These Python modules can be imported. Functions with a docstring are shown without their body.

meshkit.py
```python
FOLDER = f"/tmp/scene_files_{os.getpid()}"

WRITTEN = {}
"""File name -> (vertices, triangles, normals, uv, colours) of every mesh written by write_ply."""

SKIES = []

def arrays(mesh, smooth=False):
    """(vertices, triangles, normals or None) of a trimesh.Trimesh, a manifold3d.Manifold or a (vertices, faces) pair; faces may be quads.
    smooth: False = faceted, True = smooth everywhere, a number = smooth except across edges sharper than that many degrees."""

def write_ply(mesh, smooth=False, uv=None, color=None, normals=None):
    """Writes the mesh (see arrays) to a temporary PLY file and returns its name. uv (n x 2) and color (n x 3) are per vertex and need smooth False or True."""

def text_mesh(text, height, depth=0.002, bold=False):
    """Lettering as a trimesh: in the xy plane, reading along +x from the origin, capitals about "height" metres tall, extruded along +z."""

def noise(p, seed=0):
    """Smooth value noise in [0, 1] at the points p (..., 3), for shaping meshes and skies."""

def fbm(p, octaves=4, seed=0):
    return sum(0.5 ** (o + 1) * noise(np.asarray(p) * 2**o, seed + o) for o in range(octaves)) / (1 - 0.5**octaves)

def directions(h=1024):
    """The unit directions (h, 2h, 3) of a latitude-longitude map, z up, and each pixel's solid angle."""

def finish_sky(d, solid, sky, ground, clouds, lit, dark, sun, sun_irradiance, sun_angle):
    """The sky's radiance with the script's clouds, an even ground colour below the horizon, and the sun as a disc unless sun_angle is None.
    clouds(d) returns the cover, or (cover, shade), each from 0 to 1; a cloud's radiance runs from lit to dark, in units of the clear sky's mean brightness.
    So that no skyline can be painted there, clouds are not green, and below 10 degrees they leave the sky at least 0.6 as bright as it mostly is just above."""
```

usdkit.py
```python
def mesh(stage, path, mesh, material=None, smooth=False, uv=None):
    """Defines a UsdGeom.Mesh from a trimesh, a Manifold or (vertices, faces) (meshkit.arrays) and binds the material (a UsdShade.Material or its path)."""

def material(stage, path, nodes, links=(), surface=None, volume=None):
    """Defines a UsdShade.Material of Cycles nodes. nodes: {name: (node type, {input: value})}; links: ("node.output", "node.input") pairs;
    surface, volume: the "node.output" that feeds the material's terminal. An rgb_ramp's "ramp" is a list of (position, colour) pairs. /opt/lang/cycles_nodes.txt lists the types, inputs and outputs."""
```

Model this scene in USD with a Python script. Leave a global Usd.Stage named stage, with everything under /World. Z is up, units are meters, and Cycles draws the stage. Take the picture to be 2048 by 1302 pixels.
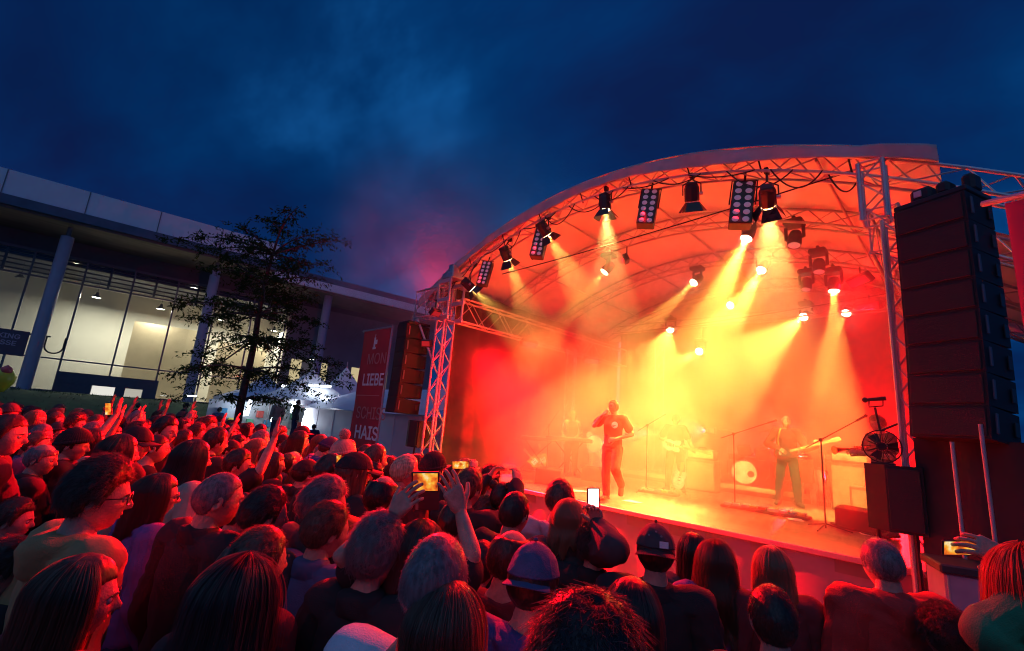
import math, random
import numpy as np, trimesh, usdkit, meshkit
import manifold3d as m3
from pxr import Usd, UsdGeom, UsdLux, UsdShade, Gf, Sdf, Vt

random.seed(7)
rng = np.random.default_rng(11)
stage = Usd.Stage.CreateInMemory()
UsdGeom.SetStageUpAxis(stage, 'Z')
UsdGeom.SetStageMetersPerUnit(stage, 1.0)
UsdGeom.Xform.Define(stage, '/World')
LK = '/World/Looks/'

# ------------------------------------------------------------------ camera
# x runs along the stage front, y goes upstage, z is up; the camera stands in the crowd
CAM_R = np.array([[0.71679558, 0.69276312, 0.07926766], [0.09041057, -0.2050591, 0.97456488], [-0.69139716, 0.69139716, 0.20961856]])
CAM_P = np.array([0.0, 0.0, 2.14])
FPX = 940.0
camera = UsdGeom.Camera.Define(stage, '/World/camera')
_m = np.eye(4); _m[0, :3] = CAM_R[0]; _m[1, :3] = CAM_R[1]; _m[2, :3] = -CAM_R[2]; _m[3, :3] = CAM_P
camera.AddTransformOp().Set(Gf.Matrix4d(*_m.ravel()))
camera.CreateHorizontalApertureAttr(36.0)
camera.CreateVerticalApertureAttr(36.0 * 651 / 1024)
camera.CreateFocalLengthAttr(FPX / 2048 * 36)
camera.CreateClippingRangeAttr(Gf.Vec2f(0.05, 3000))
camera.CreateFStopAttr(0.0)
camera.CreateExposureAttr(0.0)

# ------------------------------------------------------------------ sky: dusk, deep blue with broken cloud
SUN_EL, SUN_ROT = math.radians(-3.0), math.radians(200.0)
usdkit.material(stage, LK + 'sky_look', {
    's': ('sky_texture', dict(sky_type='single_scattering', sun_disc=False, sun_elevation=SUN_EL, sun_rotation=SUN_ROT)),
    'tc': ('texture_coordinate', {}),
    'sep': ('separate_xyz', {}),
    'den': ('math', dict(math_type='add', value2=0.30)),
    'inv': ('math', dict(math_type='divide', value1=1.0)),
    'pl': ('vector_math', dict(math_type='scale')),
    'mp': ('mapping', dict(scale=(0.9, 1.35, 0.9), rotation=(0, 0, 2.6), location=(-3.0, 6.0, 4.0))),
    'n1': ('noise_texture', dict(scale=0.95, detail=7.0, roughness=0.53, distortion=0.25)),
    'n2': ('noise_texture', dict(scale=0.62, detail=3.0, roughness=0.5)),
    'r1': ('rgb_ramp', dict(ramp=[(0.36, (2.6, 0.46, 0.60)), (0.45, (1.4, 0.76, 0.87)), (0.51, (0.8, 1.05, 1.08)), (0.57, (1.2, 1.5, 1.4)), (0.64, (4.0, 3.0, 2.4))])),
    'r2': ('rgb_ramp', dict(ramp=[(0.35, (0.75, 0.72, 0.75)), (0.65, (1.3, 1.3, 1.25))])),
    'tint': ('mix_color', dict(blend_type='multiply', fac=1.0, b=(0.30, 0.62, 1.35))),
    'base': ('mix_color', dict(blend_type='mix', fac=0.88, b=(0.015, 0.37, 1.6))),
    'cl': ('mix_color', dict(blend_type='multiply', fac=1.0)),
    'cl2': ('mix_color', dict(blend_type='multiply', fac=1.0)),
    'b': ('background_shader', dict(strength=0.088)),
}, [('tc.generated', 'sep.vector'), ('sep.z', 'den.value1'), ('den.value', 'inv.value2'), ('tc.generated', 'pl.vector1'), ('inv.value', 'pl.scale'),
    ('pl.vector', 'mp.vector'), ('mp.vector', 'n1.vector'), ('mp.vector', 'n2.vector'), ('n1.fac', 'r1.fac'), ('n2.fac', 'r2.fac'),
    ('s.color', 'tint.a'), ('tint.result', 'base.a'), ('base.result', 'cl.a'), ('r1.color', 'cl.b'), ('cl.result', 'cl2.a'), ('r2.color', 'cl2.b'),
    ('cl2.result', 'b.color')], surface='b.background')
dome = UsdLux.DomeLight.Define(stage, '/World/sky')
UsdShade.MaterialBindingAPI.Apply(dome.GetPrim()).Bind(UsdShade.Material.Get(stage, LK + 'sky_look'))
dome.GetPrim().SetCustomDataByKey('kind', 'structure')


def basis_to(d):
    z = -np.asarray(d, float); z /= np.linalg.norm(z)
    x = np.cross([0, 0, 1.0], z)
    x = np.array([1.0, 0, 0]) if np.linalg.norm(x) < 1e-6 else x / np.linalg.norm(x)
    return np.stack([x, np.cross(z, x), z])


def light_xf(l, pos, tgt):
    m = np.eye(4); m[:3, :3] = basis_to(np.asarray(tgt, float) - np.asarray(pos, float)); m[3, :3] = pos
    l.AddTransformOp().Set(Gf.Matrix4d(*m.ravel()))


# the last of the daylight: soft, from behind the camera
sun = UsdLux.DistantLight.Define(stage, '/World/afterglow')
light_xf(sun, (0, 0, 30), (-6.0, 14.0, 14.0))
sun.CreateNormalizeAttr(True)
sun.CreateIntensityAttr(0.045)
sun.CreateAngleAttr(60.0)
sun.CreateColorAttr(Gf.Vec3f(0.62, 0.74, 1.0))

# ------------------------------------------------------------------ helpers
_used = {}


def numbered(path):
    n = _used.get(path, 0); _used[path] = n + 1
    return path if n == 0 else f'{path}_{n:03d}'


def setd(prim, **kw):
    for k, v in kw.items():
        if v: prim.SetCustomDataByKey(k, v)


def thing(name, label, cat, group=None, loc=None, rotz=0.0, scale=None):
    p = numbered('/World/' + name)
    x = UsdGeom.Xform.Define(stage, p)
    if loc is not None: x.AddTranslateOp().Set(Gf.Vec3d(*map(float, loc)))
    if rotz: x.AddRotateZOp().Set(math.degrees(rotz))
    if scale: x.AddScaleOp().Set(Gf.Vec3f(scale, scale, scale))
    setd(x.GetPrim(), label=label, category=cat, group=group)
    return p


def part(parent, name, mesh, mat, smooth=False, label=None, kind=None):
    p = numbered(parent + '/' + name)
    m = usdkit.mesh(stage, p, mesh, mat, smooth=smooth)
    setd(m.GetPrim(), label=label, kind=kind)
    return p


def setting(name, mesh, mat, smooth=False, kind='structure'):
    p = numbered('/World/' + name)
    m = usdkit.mesh(stage, p, mesh, mat, smooth=smooth)
    setd(m.GetPrim(), kind=kind)
    return p


def single(name, mesh, mat, label, cat, group=None, smooth=False):
    p = numbered('/World/' + name)
    m = usdkit.mesh(stage, p, mesh, mat, smooth=smooth)
    setd(m.GetPrim(), label=label, category=cat, group=group)
    return p


def copy_of(src, name, label, cat, loc, rotz=0.0, scale=1.0, group=None):
    p = numbered('/World/' + name)
    x = UsdGeom.Xform.Define(stage, p)
    x.GetPrim().GetReferences().AddInternalReference(src)
    x.ClearXformOpOrder()
    x.AddTranslateOp().Set(Gf.Vec3d(*map(float, loc)))
    x.AddRotateZOp().Set(math.degrees(rotz))
    x.AddScaleOp().Set(Gf.Vec3f(scale, scale, scale))
    x.GetPrim().SetInstanceable(True)
    setd(x.GetPrim(), label=label, category=cat, group=group)
    return p


def ray(px, py):
    return CAM_R[2] * FPX + CAM_R[0] * (px - 1024) - CAM_R[1] * (py - 651)


def on(px, py, axis, val):
    d = ray(px, py); return CAM_P + d * ((val - CAM_P[axis]) / d[axis])


def at(px, py, depth):
    return CAM_P + ray(px, py) * (depth / FPX)


def pix(p):
    q = CAM_R @ (np.asarray(p, float) - CAM_P)
    return 1024 + FPX * q[0] / q[2], 651 - FPX * q[1] / q[2], q[2]


# ---- shapes
def box(lo, hi):
    lo, hi = np.minimum(lo, hi).astype(float), np.maximum(lo, hi).astype(float)
    b = trimesh.creation.box(hi - lo); b.apply_translation((lo + hi) / 2); return b


def cbox(lo, hi, c=0.01):
    """A box with chamfered edges."""
    lo, hi = np.array(lo, float), np.array(hi, float)
    pts = []
    for a in range(3):
        l, h = lo + c, hi - c
        l[a], h[a] = lo[a], hi[a]
        for i in range(8):
            pts.append([(l, h)[i >> k & 1][k] for k in range(3)])
    return from_man(m3.Manifold.hull_points(np.array(pts)))


def from_man(m):
    k = m.to_mesh()
    return trimesh.Trimesh(np.array(k.vert_properties[:, :3], float), np.array(k.tri_verts), process=False)


def cat(*ms):
    return trimesh.util.concatenate([m for m in ms if m is not None])


def tube(a, b, r, n=8, r2=None):
    a, b = np.asarray(a, float), np.asarray(b, float)
    r2 = r if r2 is None else r2
    d = b - a; L = np.linalg.norm(d); d = d / L
    u = np.cross(d, [0, 0, 1.0] if abs(d[2]) < 0.95 else [1.0, 0, 0]); u /= np.linalg.norm(u); w = np.cross(d, u)
    t = np.arange(n) * 2 * np.pi / n
    ring = np.cos(t)[:, None] * u + np.sin(t)[:, None] * w
    v = np.vstack([a + ring * r, b + ring * r2, a[None], b[None]])
    f = []
    for i in range(n):
        j = (i + 1) % n
        f += [(i, n + i, j), (j, n + i, n + j), (2 * n, i, j), (2 * n + 1, n + j, n + i)]
    m = trimesh.Trimesh(v, f, process=False)
    return m


def pipe(pts, r, n=6):
    """A tube along a polyline, r a number or one per point."""
    p = np.asarray(pts, float); k = len(p)
    r = np.broadcast_to(r, (k,))
    t = np.gradient(p, axis=0); t /= np.linalg.norm(t, axis=1, keepdims=True) + 1e-12
    ref = np.array([0, 0, 1.0]) if abs(t[0, 2]) < 0.9 else np.array([1.0, 0, 0])
    u = np.cross(t[0], ref); u /= np.linalg.norm(u)
    us = []
    for i in range(k):
        u = u - t[i] * (u @ t[i]); u /= np.linalg.norm(u); us.append(u)
    us = np.array(us); ws = np.cross(t, us)
    a = np.arange(n) * 2 * np.pi / n
    v = (p[:, None] + r[:, None, None] * (np.cos(a)[None, :, None] * us[:, None] + np.sin(a)[None, :, None] * ws[:, None])).reshape(-1, 3)
    f = []
    for i in range(k - 1):
        for j in range(n):
            q = (j + 1) % n
            f += [(i * n + j, (i + 1) * n + j, i * n + q), (i * n + q, (i + 1) * n + j, (i + 1) * n + q)]
    c0, c1 = len(v), len(v) + 1
    v = np.vstack([v, p[:1], p[-1:]])
    for j in range(n):
        q = (j + 1) % n
        f += [(c0, j, q), (c1, (k - 1) * n + q, (k - 1) * n + j)]
    return trimesh.Trimesh(v, f, process=False)


def lathe(prof, n=24, axis=None, origin=(0, 0, 0)):
    """prof: (radius, height) pairs turned about z (or about axis)."""
    prof = np.asarray(prof, float); k = len(prof)
    a = np.arange(n) * 2 * np.pi / n
    v = np.stack([prof[:, None, 0] * np.cos(a), prof[:, None, 0] * np.sin(a), np.broadcast_to(prof[:, None, 1], (k, n))], -1).reshape(-1, 3)
    f = []
    for i in range(k - 1):
        for j in range(n):
            q = (j + 1) % n
            f += [(i * n + j, i * n + q, (i + 1) * n + j), (i * n + q, (i + 1) * n + q, (i + 1) * n + j)]
    m = trimesh.Trimesh(v, f, process=False)
    if axis is not None:
        B = basis_to(-np.asarray(axis, float))
        m.vertices = m.vertices @ B
    m.apply_translation(origin)
    return m


def grid(P, closed_u=False):
    """A sheet from an array of points (rows, cols, 3)."""
    r, c = P.shape[:2]
    f = []
    for i in range(r - 1):
        for j in range(c - (0 if closed_u else 1)):
            q = (j + 1) % c
            f.append((i * c + j, i * c + q, (i + 1) * c + q, (i + 1) * c + j))
    f = np.array(f)
    return trimesh.Trimesh(P.reshape(-1, 3), np.vstack([f[:, [0, 1, 2]], f[:, [0, 2, 3]]]), process=False)


def slab(P, off):
    """A closed sheet: P (rows, cols, 3) and the same shifted by off (an array like P or a vector)."""
    r, c = P.shape[:2]
    Q = P + off
    v = np.vstack([P.reshape(-1, 3), Q.reshape(-1, 3)]); n = r * c
    f = []
    for i in range(r - 1):
        for j in range(c - 1):
            a, b, d, e = i * c + j, i * c + j + 1, (i + 1) * c + j + 1, (i + 1) * c + j
            f += [(a, b, d), (a, d, e), (n + a, n + d, n + b), (n + a, n + e, n + d)]
    edge = [i for i in range(c)] + [i * c + c - 1 for i in range(1, r)] + [(r - 1) * c + j for j in range(c - 2, -1, -1)] + [i * c for i in range(r - 2, 0, -1)]
    for k in range(len(edge)):
        a, b = edge[k], edge[(k + 1) % len(edge)]
        f += [(a, n + a, b), (b, n + a, n + b)]
    return trimesh.Trimesh(v, f, process=False)


def rotz(m, a, o=(0, 0, 0)):
    m = m.copy(); m.apply_transform(trimesh.transformations.rotation_matrix(a, [0, 0, 1], o)); return m


def moved(m, t):
    m = m.copy(); m.apply_translation(t); return m


def orient(m, d, origin, up=(0, 0, 1)):
    """Local -z of the mesh towards d, then to origin."""
    B = basis_to(d); m = m.copy(); m.vertices = m.vertices @ B + np.asarray(origin, float); return m


def rot_xyz(axis, ang):
    return trimesh.transformations.rotation_matrix(ang, axis)[:3, :3]


def sstep(a, b, x):
    t = np.clip((np.asarray(x, float) - a) / (b - a), 0, 1); return t * t * (3 - 2 * t)


# ---- materials
_mats = {}


def mat(name, c, rough=0.6, metal=0.0, vary=0.0, scale=6.0, bump=0.0, bscale=None, spec=0.5, emit=None, estr=0.0, sheen=0.0, c2=None, stretch=None):
    if name in _mats: return _mats[name]
    n = {'p': ('principled_bsdf', dict(base_color=c, roughness=rough, metallic=metal, specular_ior_level=spec, sheen_weight=sheen))}
    L = []
    if emit is not None:
        n['p'][1].update(emission_color=emit, emission_strength=estr)
    if vary or bump:
        n['tc'] = ('texture_coordinate', {})
        n['mp'] = ('mapping', dict(scale=stretch or (1, 1, 1)))
        L += [('tc.object', 'mp.vector')]
    if vary:
        c = np.array(c); hi = np.array(c2) if c2 is not None else np.clip(c * (1 + vary), 0, 0.95)
        n['n'] = ('noise_texture', dict(scale=scale, detail=6.0, roughness=0.6))
        n['r'] = ('rgb_ramp', dict(ramp=[(0.32, tuple(c * (1 - vary))), (0.68, tuple(hi))]))
        L += [('mp.vector', 'n.vector'), ('n.fac', 'r.fac'), ('r.color', 'p.base_color')]
    if bump:
        n['nb'] = ('noise_texture', dict(scale=bscale or scale * 5, detail=4.0))
        n['bu'] = ('bump', dict(strength=bump, distance=0.01))
        L += [('mp.vector', 'nb.vector'), ('nb.fac', 'bu.height'), ('bu.normal', 'p.normal')]
    _mats[name] = usdkit.material(stage, LK + name, n, L, surface='p.BSDF')
    return _mats[name]


def glow(name, c, s):
    if name not in _mats:
        _mats[name] = usdkit.material(stage, LK + name, {'e': ('emission', dict(color=c, strength=s))}, surface='e.emission')
    return _mats[name]


def text(s, h, depth=0.004, bold=False):
    return meshkit.text_mesh(s, h, depth, bold)
# ------------------------------------------------------------------ ground, lawn bank
M_PAVE = mat('paving', (0.16, 0.155, 0.15), 0.85, vary=0.25, scale=3.0, bump=0.3, bscale=40)
M_GRASS = mat('lawn', (0.045, 0.085, 0.025), 0.9, vary=0.35, scale=2.0, bump=0.6, bscale=60)
g = np.linspace(-1, 1, 25)
gx, gy = np.meshgrid(g * 400 - 20, g * 400 + 40, indexing='ij')
setting('ground', grid(np.stack([gx, gy, np.zeros_like(gx)], -1)), M_PAVE)

TH = math.radians(6.5)
BD = np.array([math.sin(TH), math.cos(TH), 0.0])
BN = np.array([math.cos(TH), -math.sin(TH), 0.0])


def hall(t, D, z):
    """Along the hall's front, distance from the camera's own line, height."""
    return -BN * D + BD * t + np.array([0, 0, z])


def hbox(t0, t1, D0, D1, z0, z1):
    b = trimesh.creation.box((abs(D1 - D0), t1 - t0, z1 - z0))
    b.apply_transform(trimesh.transformations.rotation_matrix(-TH, [0, 0, 1]))
    b.apply_translation(hall((t0 + t1) / 2, (D0 + D1) / 2, (z0 + z1) / 2)); return b


ts = np.linspace(-34, 9.5, 60); us = np.linspace(0, 1, 22)
P = np.zeros((22, 60, 3))
for i, u in enumerate(us):
    for j, t in enumerate(ts):
        D = 26.5 + 19.5 * u
        z = 1.98 * sstep(0.02, 0.42, u) - 2.3 * sstep(6.5, 9.5, t) * sstep(0.02, 0.4, u)
        P[i, j] = hall(t, D, z + 0.004 + 0.10 * (meshkit.noise(np.array([t * 0.4, u * 6, 0.0])) - 0.5) * sstep(0, 0.2, u))
setting('lawn_bank', grid(P[:, ::-1]), M_GRASS, smooth=True)
gm = []
gr = np.random.default_rng(3)
for k in range(9000):
    t = gr.uniform(-30, 6.5); u = gr.uniform(0.03, 0.5)
    i = u * 21; j = (t + 34) / 43.5 * 59
    p = P[int(i), int(j)]
    D = 26.5 + 19.5 * u
    base = hall(t, D, p[2] - 0.02)
    h = gr.uniform(0.06, 0.2); a = gr.uniform(0, 6.28); w = 0.018
    d = np.array([math.cos(a), math.sin(a), 0]) * w; le = np.array([gr.normal(0, .06), gr.normal(0, .06), h])
    gm.append(np.array([base - d, base + d, base + le]))
gv = np.concatenate(gm)
setting('grass_blades', trimesh.Trimesh(gv, np.arange(len(gv)).reshape(-1, 3), process=False), M_GRASS, kind='stuff')

# ------------------------------------------------------------------ the glazed hall
M_FASCIA = mat('roof_white', (0.86, 0.88, 0.90), 0.55, vary=0.05, scale=0.5)
M_FASCIA_D = mat('roof_gutter', (0.10, 0.14, 0.20), 0.5, vary=0.2, scale=1.0)
M_SOFFIT = mat('soffit_timber', (0.20, 0.17, 0.15), 0.7, vary=0.25, scale=2.0, stretch=(1, 0.1, 1))
M_COL = mat('column_paint', (0.42, 0.40, 0.48), 0.45, vary=0.06, scale=2.0)
M_MULL = mat('mullion_steel', (0.22, 0.22, 0.23), 0.4, metal=0.4)
M_CREAM = mat('hall_plaster', (0.78, 0.74, 0.62), 0.8, vary=0.06, scale=0.4)
M_WOODW = mat('hall_panel', (0.62, 0.50, 0.32), 0.6, vary=0.10, scale=0.6)
M_DARKB = mat('dark_panel', (0.13, 0.13, 0.16), 0.5, vary=0.1)
M_GREYW = mat('grey_render', (0.30, 0.29, 0.31), 0.8, vary=0.1, scale=0.6)
M_LET = mat('letter_metal', (0.10, 0.10, 0.09), 0.4, metal=0.6)
M_PANE = usdkit.material(stage, LK + 'window_pane', {'t': ('transparent_bsdf', dict(color=(0.93, 0.95, 0.92))), 'g': ('glossy_bsdf', dict(color=(0.9, 0.9, 0.9), roughness=0.02)), 'f': ('fresnel', dict(IOR=1.45)), 'm': ('mix_closure', {})},
                         [('f.fac', 'm.fac'), ('t.BSDF', 'm.closure1'), ('g.BSDF', 'm.closure2')], surface='m.closure')
H = thing('glass_hall', 'long modern hall with tall lit glass front, white roof edge and round columns', 'building')
T0, T1, TM = -27.0, 25.0, 10.4
DF = 45.0
part(H, 'roof_fascia', cat(hbox(T0 - 4, 7.4, 40.1, 54, 13.35, 14.95)), M_FASCIA)
part(H, 'gutter', hbox(T0 - 4, 7.5, 39.9, 54, 12.75, 13.346), M_FASCIA_D)
part(H, 'roof_fascia', hbox(7.405, T1, 40.0, 54, 12.1, 12.75), M_FASCIA, label='lower white roof edge of the right wing')
part(H, 'roof_slab', hbox(7.405, T1, 40.2, 54, 12.754, 13.3), M_FASCIA_D)
part(H, 'soffit', hbox(T0 - 4, 7.4, 40.15, 54, 12.58, 12.746), M_SOFFIT)
part(H, 'soffit', hbox(7.405, T1, 40.2, 54, 11.95, 12.096), M_SOFFIT)
for q in range(9):
    tt = T0 + q * 3.8
    if tt < 7: part(H, 'eave_joint', hbox(tt, tt + .05, 40.07, 40.098, 13.4, 14.93), M_MULL)
part(H, 'roof_plant_box', hbox(-13, -7.9, 43, 48, 14.955, 15.75), M_FASCIA_D)
for (tc, rc) in ((-14.6, .34), (-4.75, .34), (3.65, .34), (12.15, .34), (20.6, .34)):
    c = part(H, 'column', lathe([(0.001, 0), (rc, 0), (rc, 9.9 if tc < 7 else 10.0), (0.02, 9.9 if tc < 7 else 10.0)], 28, origin=hall(tc, 41.2, 2.0)), M_COL, smooth=30)
    if tc < 7:
        part(H, 'column_head', lathe([(0.13, 0), (0.13, .64)], 16, origin=hall(tc, 41.2, 11.93)), M_MULL, smooth=30)
Z = [2.0, 4.2, 9.62, 11.38]
bay = 2.74
t = T0
edges = [-3.75 + bay * k for k in range(-9, 6)]
for k, t in enumerate(edges):
    part(H, 'mullion', hbox(t - .055, t + .055, DF - .12, DF + .05, Z[0], Z[3]), M_MULL)
    if t < TM - 1:
        part(H, 'upper_post', hbox(t + bay / 2 - .07, t + bay / 2 + .07, DF + 0.15, DF + .3, Z[2], Z[3]), M_DARKB)
for z, hgt in ((Z[0], .09), (Z[1], .05), (Z[2], .06), (Z[3], .10)):
    part(H, 'transom', hbox(edges[0], edges[-1], DF - .10, DF + .04, z - hgt, z + hgt), M_MULL)
for k in range(len(edges) - 1):
    for a, b in zip(Z[:-1], Z[1:]):
        part(H, 'pane', hbox(edges[k] + .06, edges[k + 1] - .06, DF - .02, DF - .005, a + .1, b - .1), M_PANE)
for k in range(5):
    z = 9.95 + k * .32
    part(H, 'louver', hbox(edges[0], edges[-1], DF + .6, DF + .85, z, z + .10), M_DARKB)
part(H, 'upper_wall', hbox(T0, T1, DF + .05, DF + .4, Z[3] + .1, 12.57), M_DARKB)
part(H, 'interior_wall', hbox(T0, TM, DF + 6.0, DF + 6.3, 1.9, 12.57), M_CREAM)
part(H, 'interior_ceiling', hbox(T0, TM, DF + 0.45, DF + 6.0, 10.9, 11.1), M_DARKB)
part(H, 'interior_floor', hbox(T0, TM, DF + 0.1, DF + 6.0, 1.7, 1.9), M_GREYW)
part(H, 'interior_end_wall', hbox(TM - .2, TM - .01, DF + .1, DF + 5.9, 1.9, 10.9), M_CREAM)
part(H, 'interior_screen', hbox(-0.4, 4.5, DF + 3.0, DF + 3.2, 1.95, 8.0), M_WOODW)
part(H, 'interior_screen', hbox(5.6, 9.5, DF + 3.0, DF + 3.2, 1.95, 7.4), M_WOODW)
part(H, 'side_wall', hbox(TM, T1, DF, DF + .4, 1.5, Z[3] + .1), M_GREYW)
for k, (a, b) in enumerate(((11.0, 11.9), (13.4, 14.2), (16.5, 17.4), (19.0, 20.2))):
    part(H, 'side_window', hbox(a, b, DF - .03, DF - .004, 3.0, 6.5), glow('lit_window_warm', (1.0, 0.82, 0.45), 0.55))
# entrance box with two lit windows
part(H, 'entrance_box', cat(hbox(-3.66, 1.85, DF - 1.8, DF - .13, 2.62, 3.35), hbox(-3.66, -1.75, DF - 1.8, DF - .13, 1.7, 2.618), hbox(-.5, .05, DF - 1.8, DF - .13, 1.7, 2.618), hbox(1.05, 1.85, DF - 1.8, DF - .13, 1.7, 2.618)), M_DARKB)
part(H, 'entrance_window', hbox(-1.74, -.51, DF - 1.2, DF - 1.15, 1.7, 2.61), glow('lit_window_white', (1.0, 0.97, 0.88), 0.8))
part(H, 'entrance_window', hbox(.06, 1.04, DF - 1.2, DF - 1.15, 1.7, 2.61), glow('lit_window_dim', (1.0, 0.95, 0.80), 0.45))
# wall letters B T U
def wall_letter(kind, t, z, h, w, s=.14):
    q = []
    if kind == 'T':
        q = [hbox(t - w / 2, t + w / 2, DF - .22, DF - .13, z + h - s, z + h), hbox(t - s / 2, t + s / 2, DF - .22, DF - .13, z, z + h - s - .002)]
    if kind == 'U':
        pts = [hall(t - w / 2, DF - .18, z + h)] + [hall(t - w / 2 * math.cos(a), DF - .18, z + w / 2 - w / 2 * math.sin(a)) for a in np.linspace(0, math.pi, 13)] + [hall(t + w / 2, DF - .18, z + h)]
        q = [pipe(pts, s / 2, 6)]
    if kind == 'B':
        pts = [hall(t - w / 2, DF - .18, z), hall(t - w / 2, DF - .18, z + h)]
        q = [pipe(pts, s / 2, 6)]
        for zz in (0, h / 2):
            r = h / 4
            q.append(pipe([hall(t - w / 2, DF - .18, z + zz)] + [hall(t + .1 + r * math.sin(a), DF - .18, z + zz + r - r * math.cos(a)) for a in np.linspace(0, math.pi, 11)] + [hall(t - w / 2, DF - .18, z + zz + 2 * r)], s / 2, 6))
    return cat(*q)
part(H, 'letter_b', wall_letter('B', -6.25, 4.50, 1.2, .55, .10), M_LET)
part(H, 'letter_t', wall_letter('T', -5.25, 4.50, 1.18, 1.35, .10), M_LET)
part(H, 'letter_u', wall_letter('U', -4.28, 4.54, 1.12, .95, .10), M_LET)
# lamps hanging inside the hall, and in its soffit; each gives light
M_LAMPW = glow('hall_lamp_glow', (1.0, 0.96, 0.80), 6.0)
lamp_n = 0
for (px, py, D, drop, where) in ((193, 595, 47.5, 1.0, 'left of the tree, over the letter U'), (321, 618, 47.5, 1.0, 'between the two big columns'), (443, 640, 47.5, 1.0, 'showing through the left side of the tree'),
                                 (548, 662, 47.5, 1.0, 'showing through the right side of the tree'), (40, 556, 47.5, 1.0, 'unlit-looking lamp at the far left of the hall'),
                                 (152, 525, 45.9, 0, 'small lamp under the ceiling beside the left column'), (388, 576, 45.9, 0, 'small lamp under the ceiling left of the tree top'),
                                 (600, 622, 45.9, 0, 'left of the pair under the right wing roof'), (621, 625, 45.9, 0, 'right of the pair under the right wing roof'), (626, 719, 44.0, 1.0, 'low bright lamp right of the tree trunk')):
    d = ray(px, py); p = CAM_P + d * (-D / (BN @ d))
    lp = thing('pendant_lamp', f'white hall lamp, {where}', 'lamp', loc=p)
    r = .30 if drop else .26
    lit = px != 40
    part(lp, 'shade', lathe([(.06, .42), (.09, .40), (.12, .2), (r, .02), (r - .02, .0)], 18), M_MULL, smooth=40)
    part(lp, 'bulb', lathe([(.001, -.02), (r - .03, -.02), (r - .03, .012), (.001, .012)], 18), M_LAMPW if lit else M_MULL)
    if drop:
        part(lp, 'cord', tube((0, 0, .4), (0, 0, max(1.2, 10.9 - p[2])), .015, 5), M_MULL)
    if lit and drop and px < 560:
        l = UsdLux.DiskLight.Define(stage, lp + '/light')
        l.AddTranslateOp().Set(Gf.Vec3d(0, 0, -.06)); l.CreateRadiusAttr(.28); l.CreateIntensityAttr(390.0); l.CreateColorAttr(Gf.Vec3f(1.0, .97, .86))

# placard held up at the far left, in front of the hall
pl = thing('placard', 'small dark placard with pale lettering before the hall at the left edge', 'sign')
pc = at(18, 684, 26.0)
def board(c, w, h, th=.03, toward=None):
    d = (CAM_P - c) if toward is None else np.asarray(toward, float)
    d = d * [1, 1, 0]; d /= np.linalg.norm(d); x = np.cross([0, 0, 1], d)
    B = np.stack([x, [0, 0, 1], d])          # local x right, y up, z towards the viewer
    return B
B = board(pc, 0, 0)
def place(m, B, c):
    m = m.copy(); m.vertices = m.vertices @ B + c; return m
part(pl, 'board', place(cbox((-1.0, -.70, -.04), (.70, .70, 0), .01), B, pc), mat('placard_board', (0.10, 0.09, 0.12), .6))
for s, y, x in (('WKING', .22, -.86), ('OSSE', -.16, -.62)):
    tm = text(s, .25, .004, True)
    part(pl, 'lettering', place(moved(tm, (x, y, .001)), B, pc), mat('placard_letter', (.45, .42, .5), .6))
part(pl, 'pole', tube(pc + [0, 0, -.7], [pc[0], pc[1], 0.2], .03), M_MULL)

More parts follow.
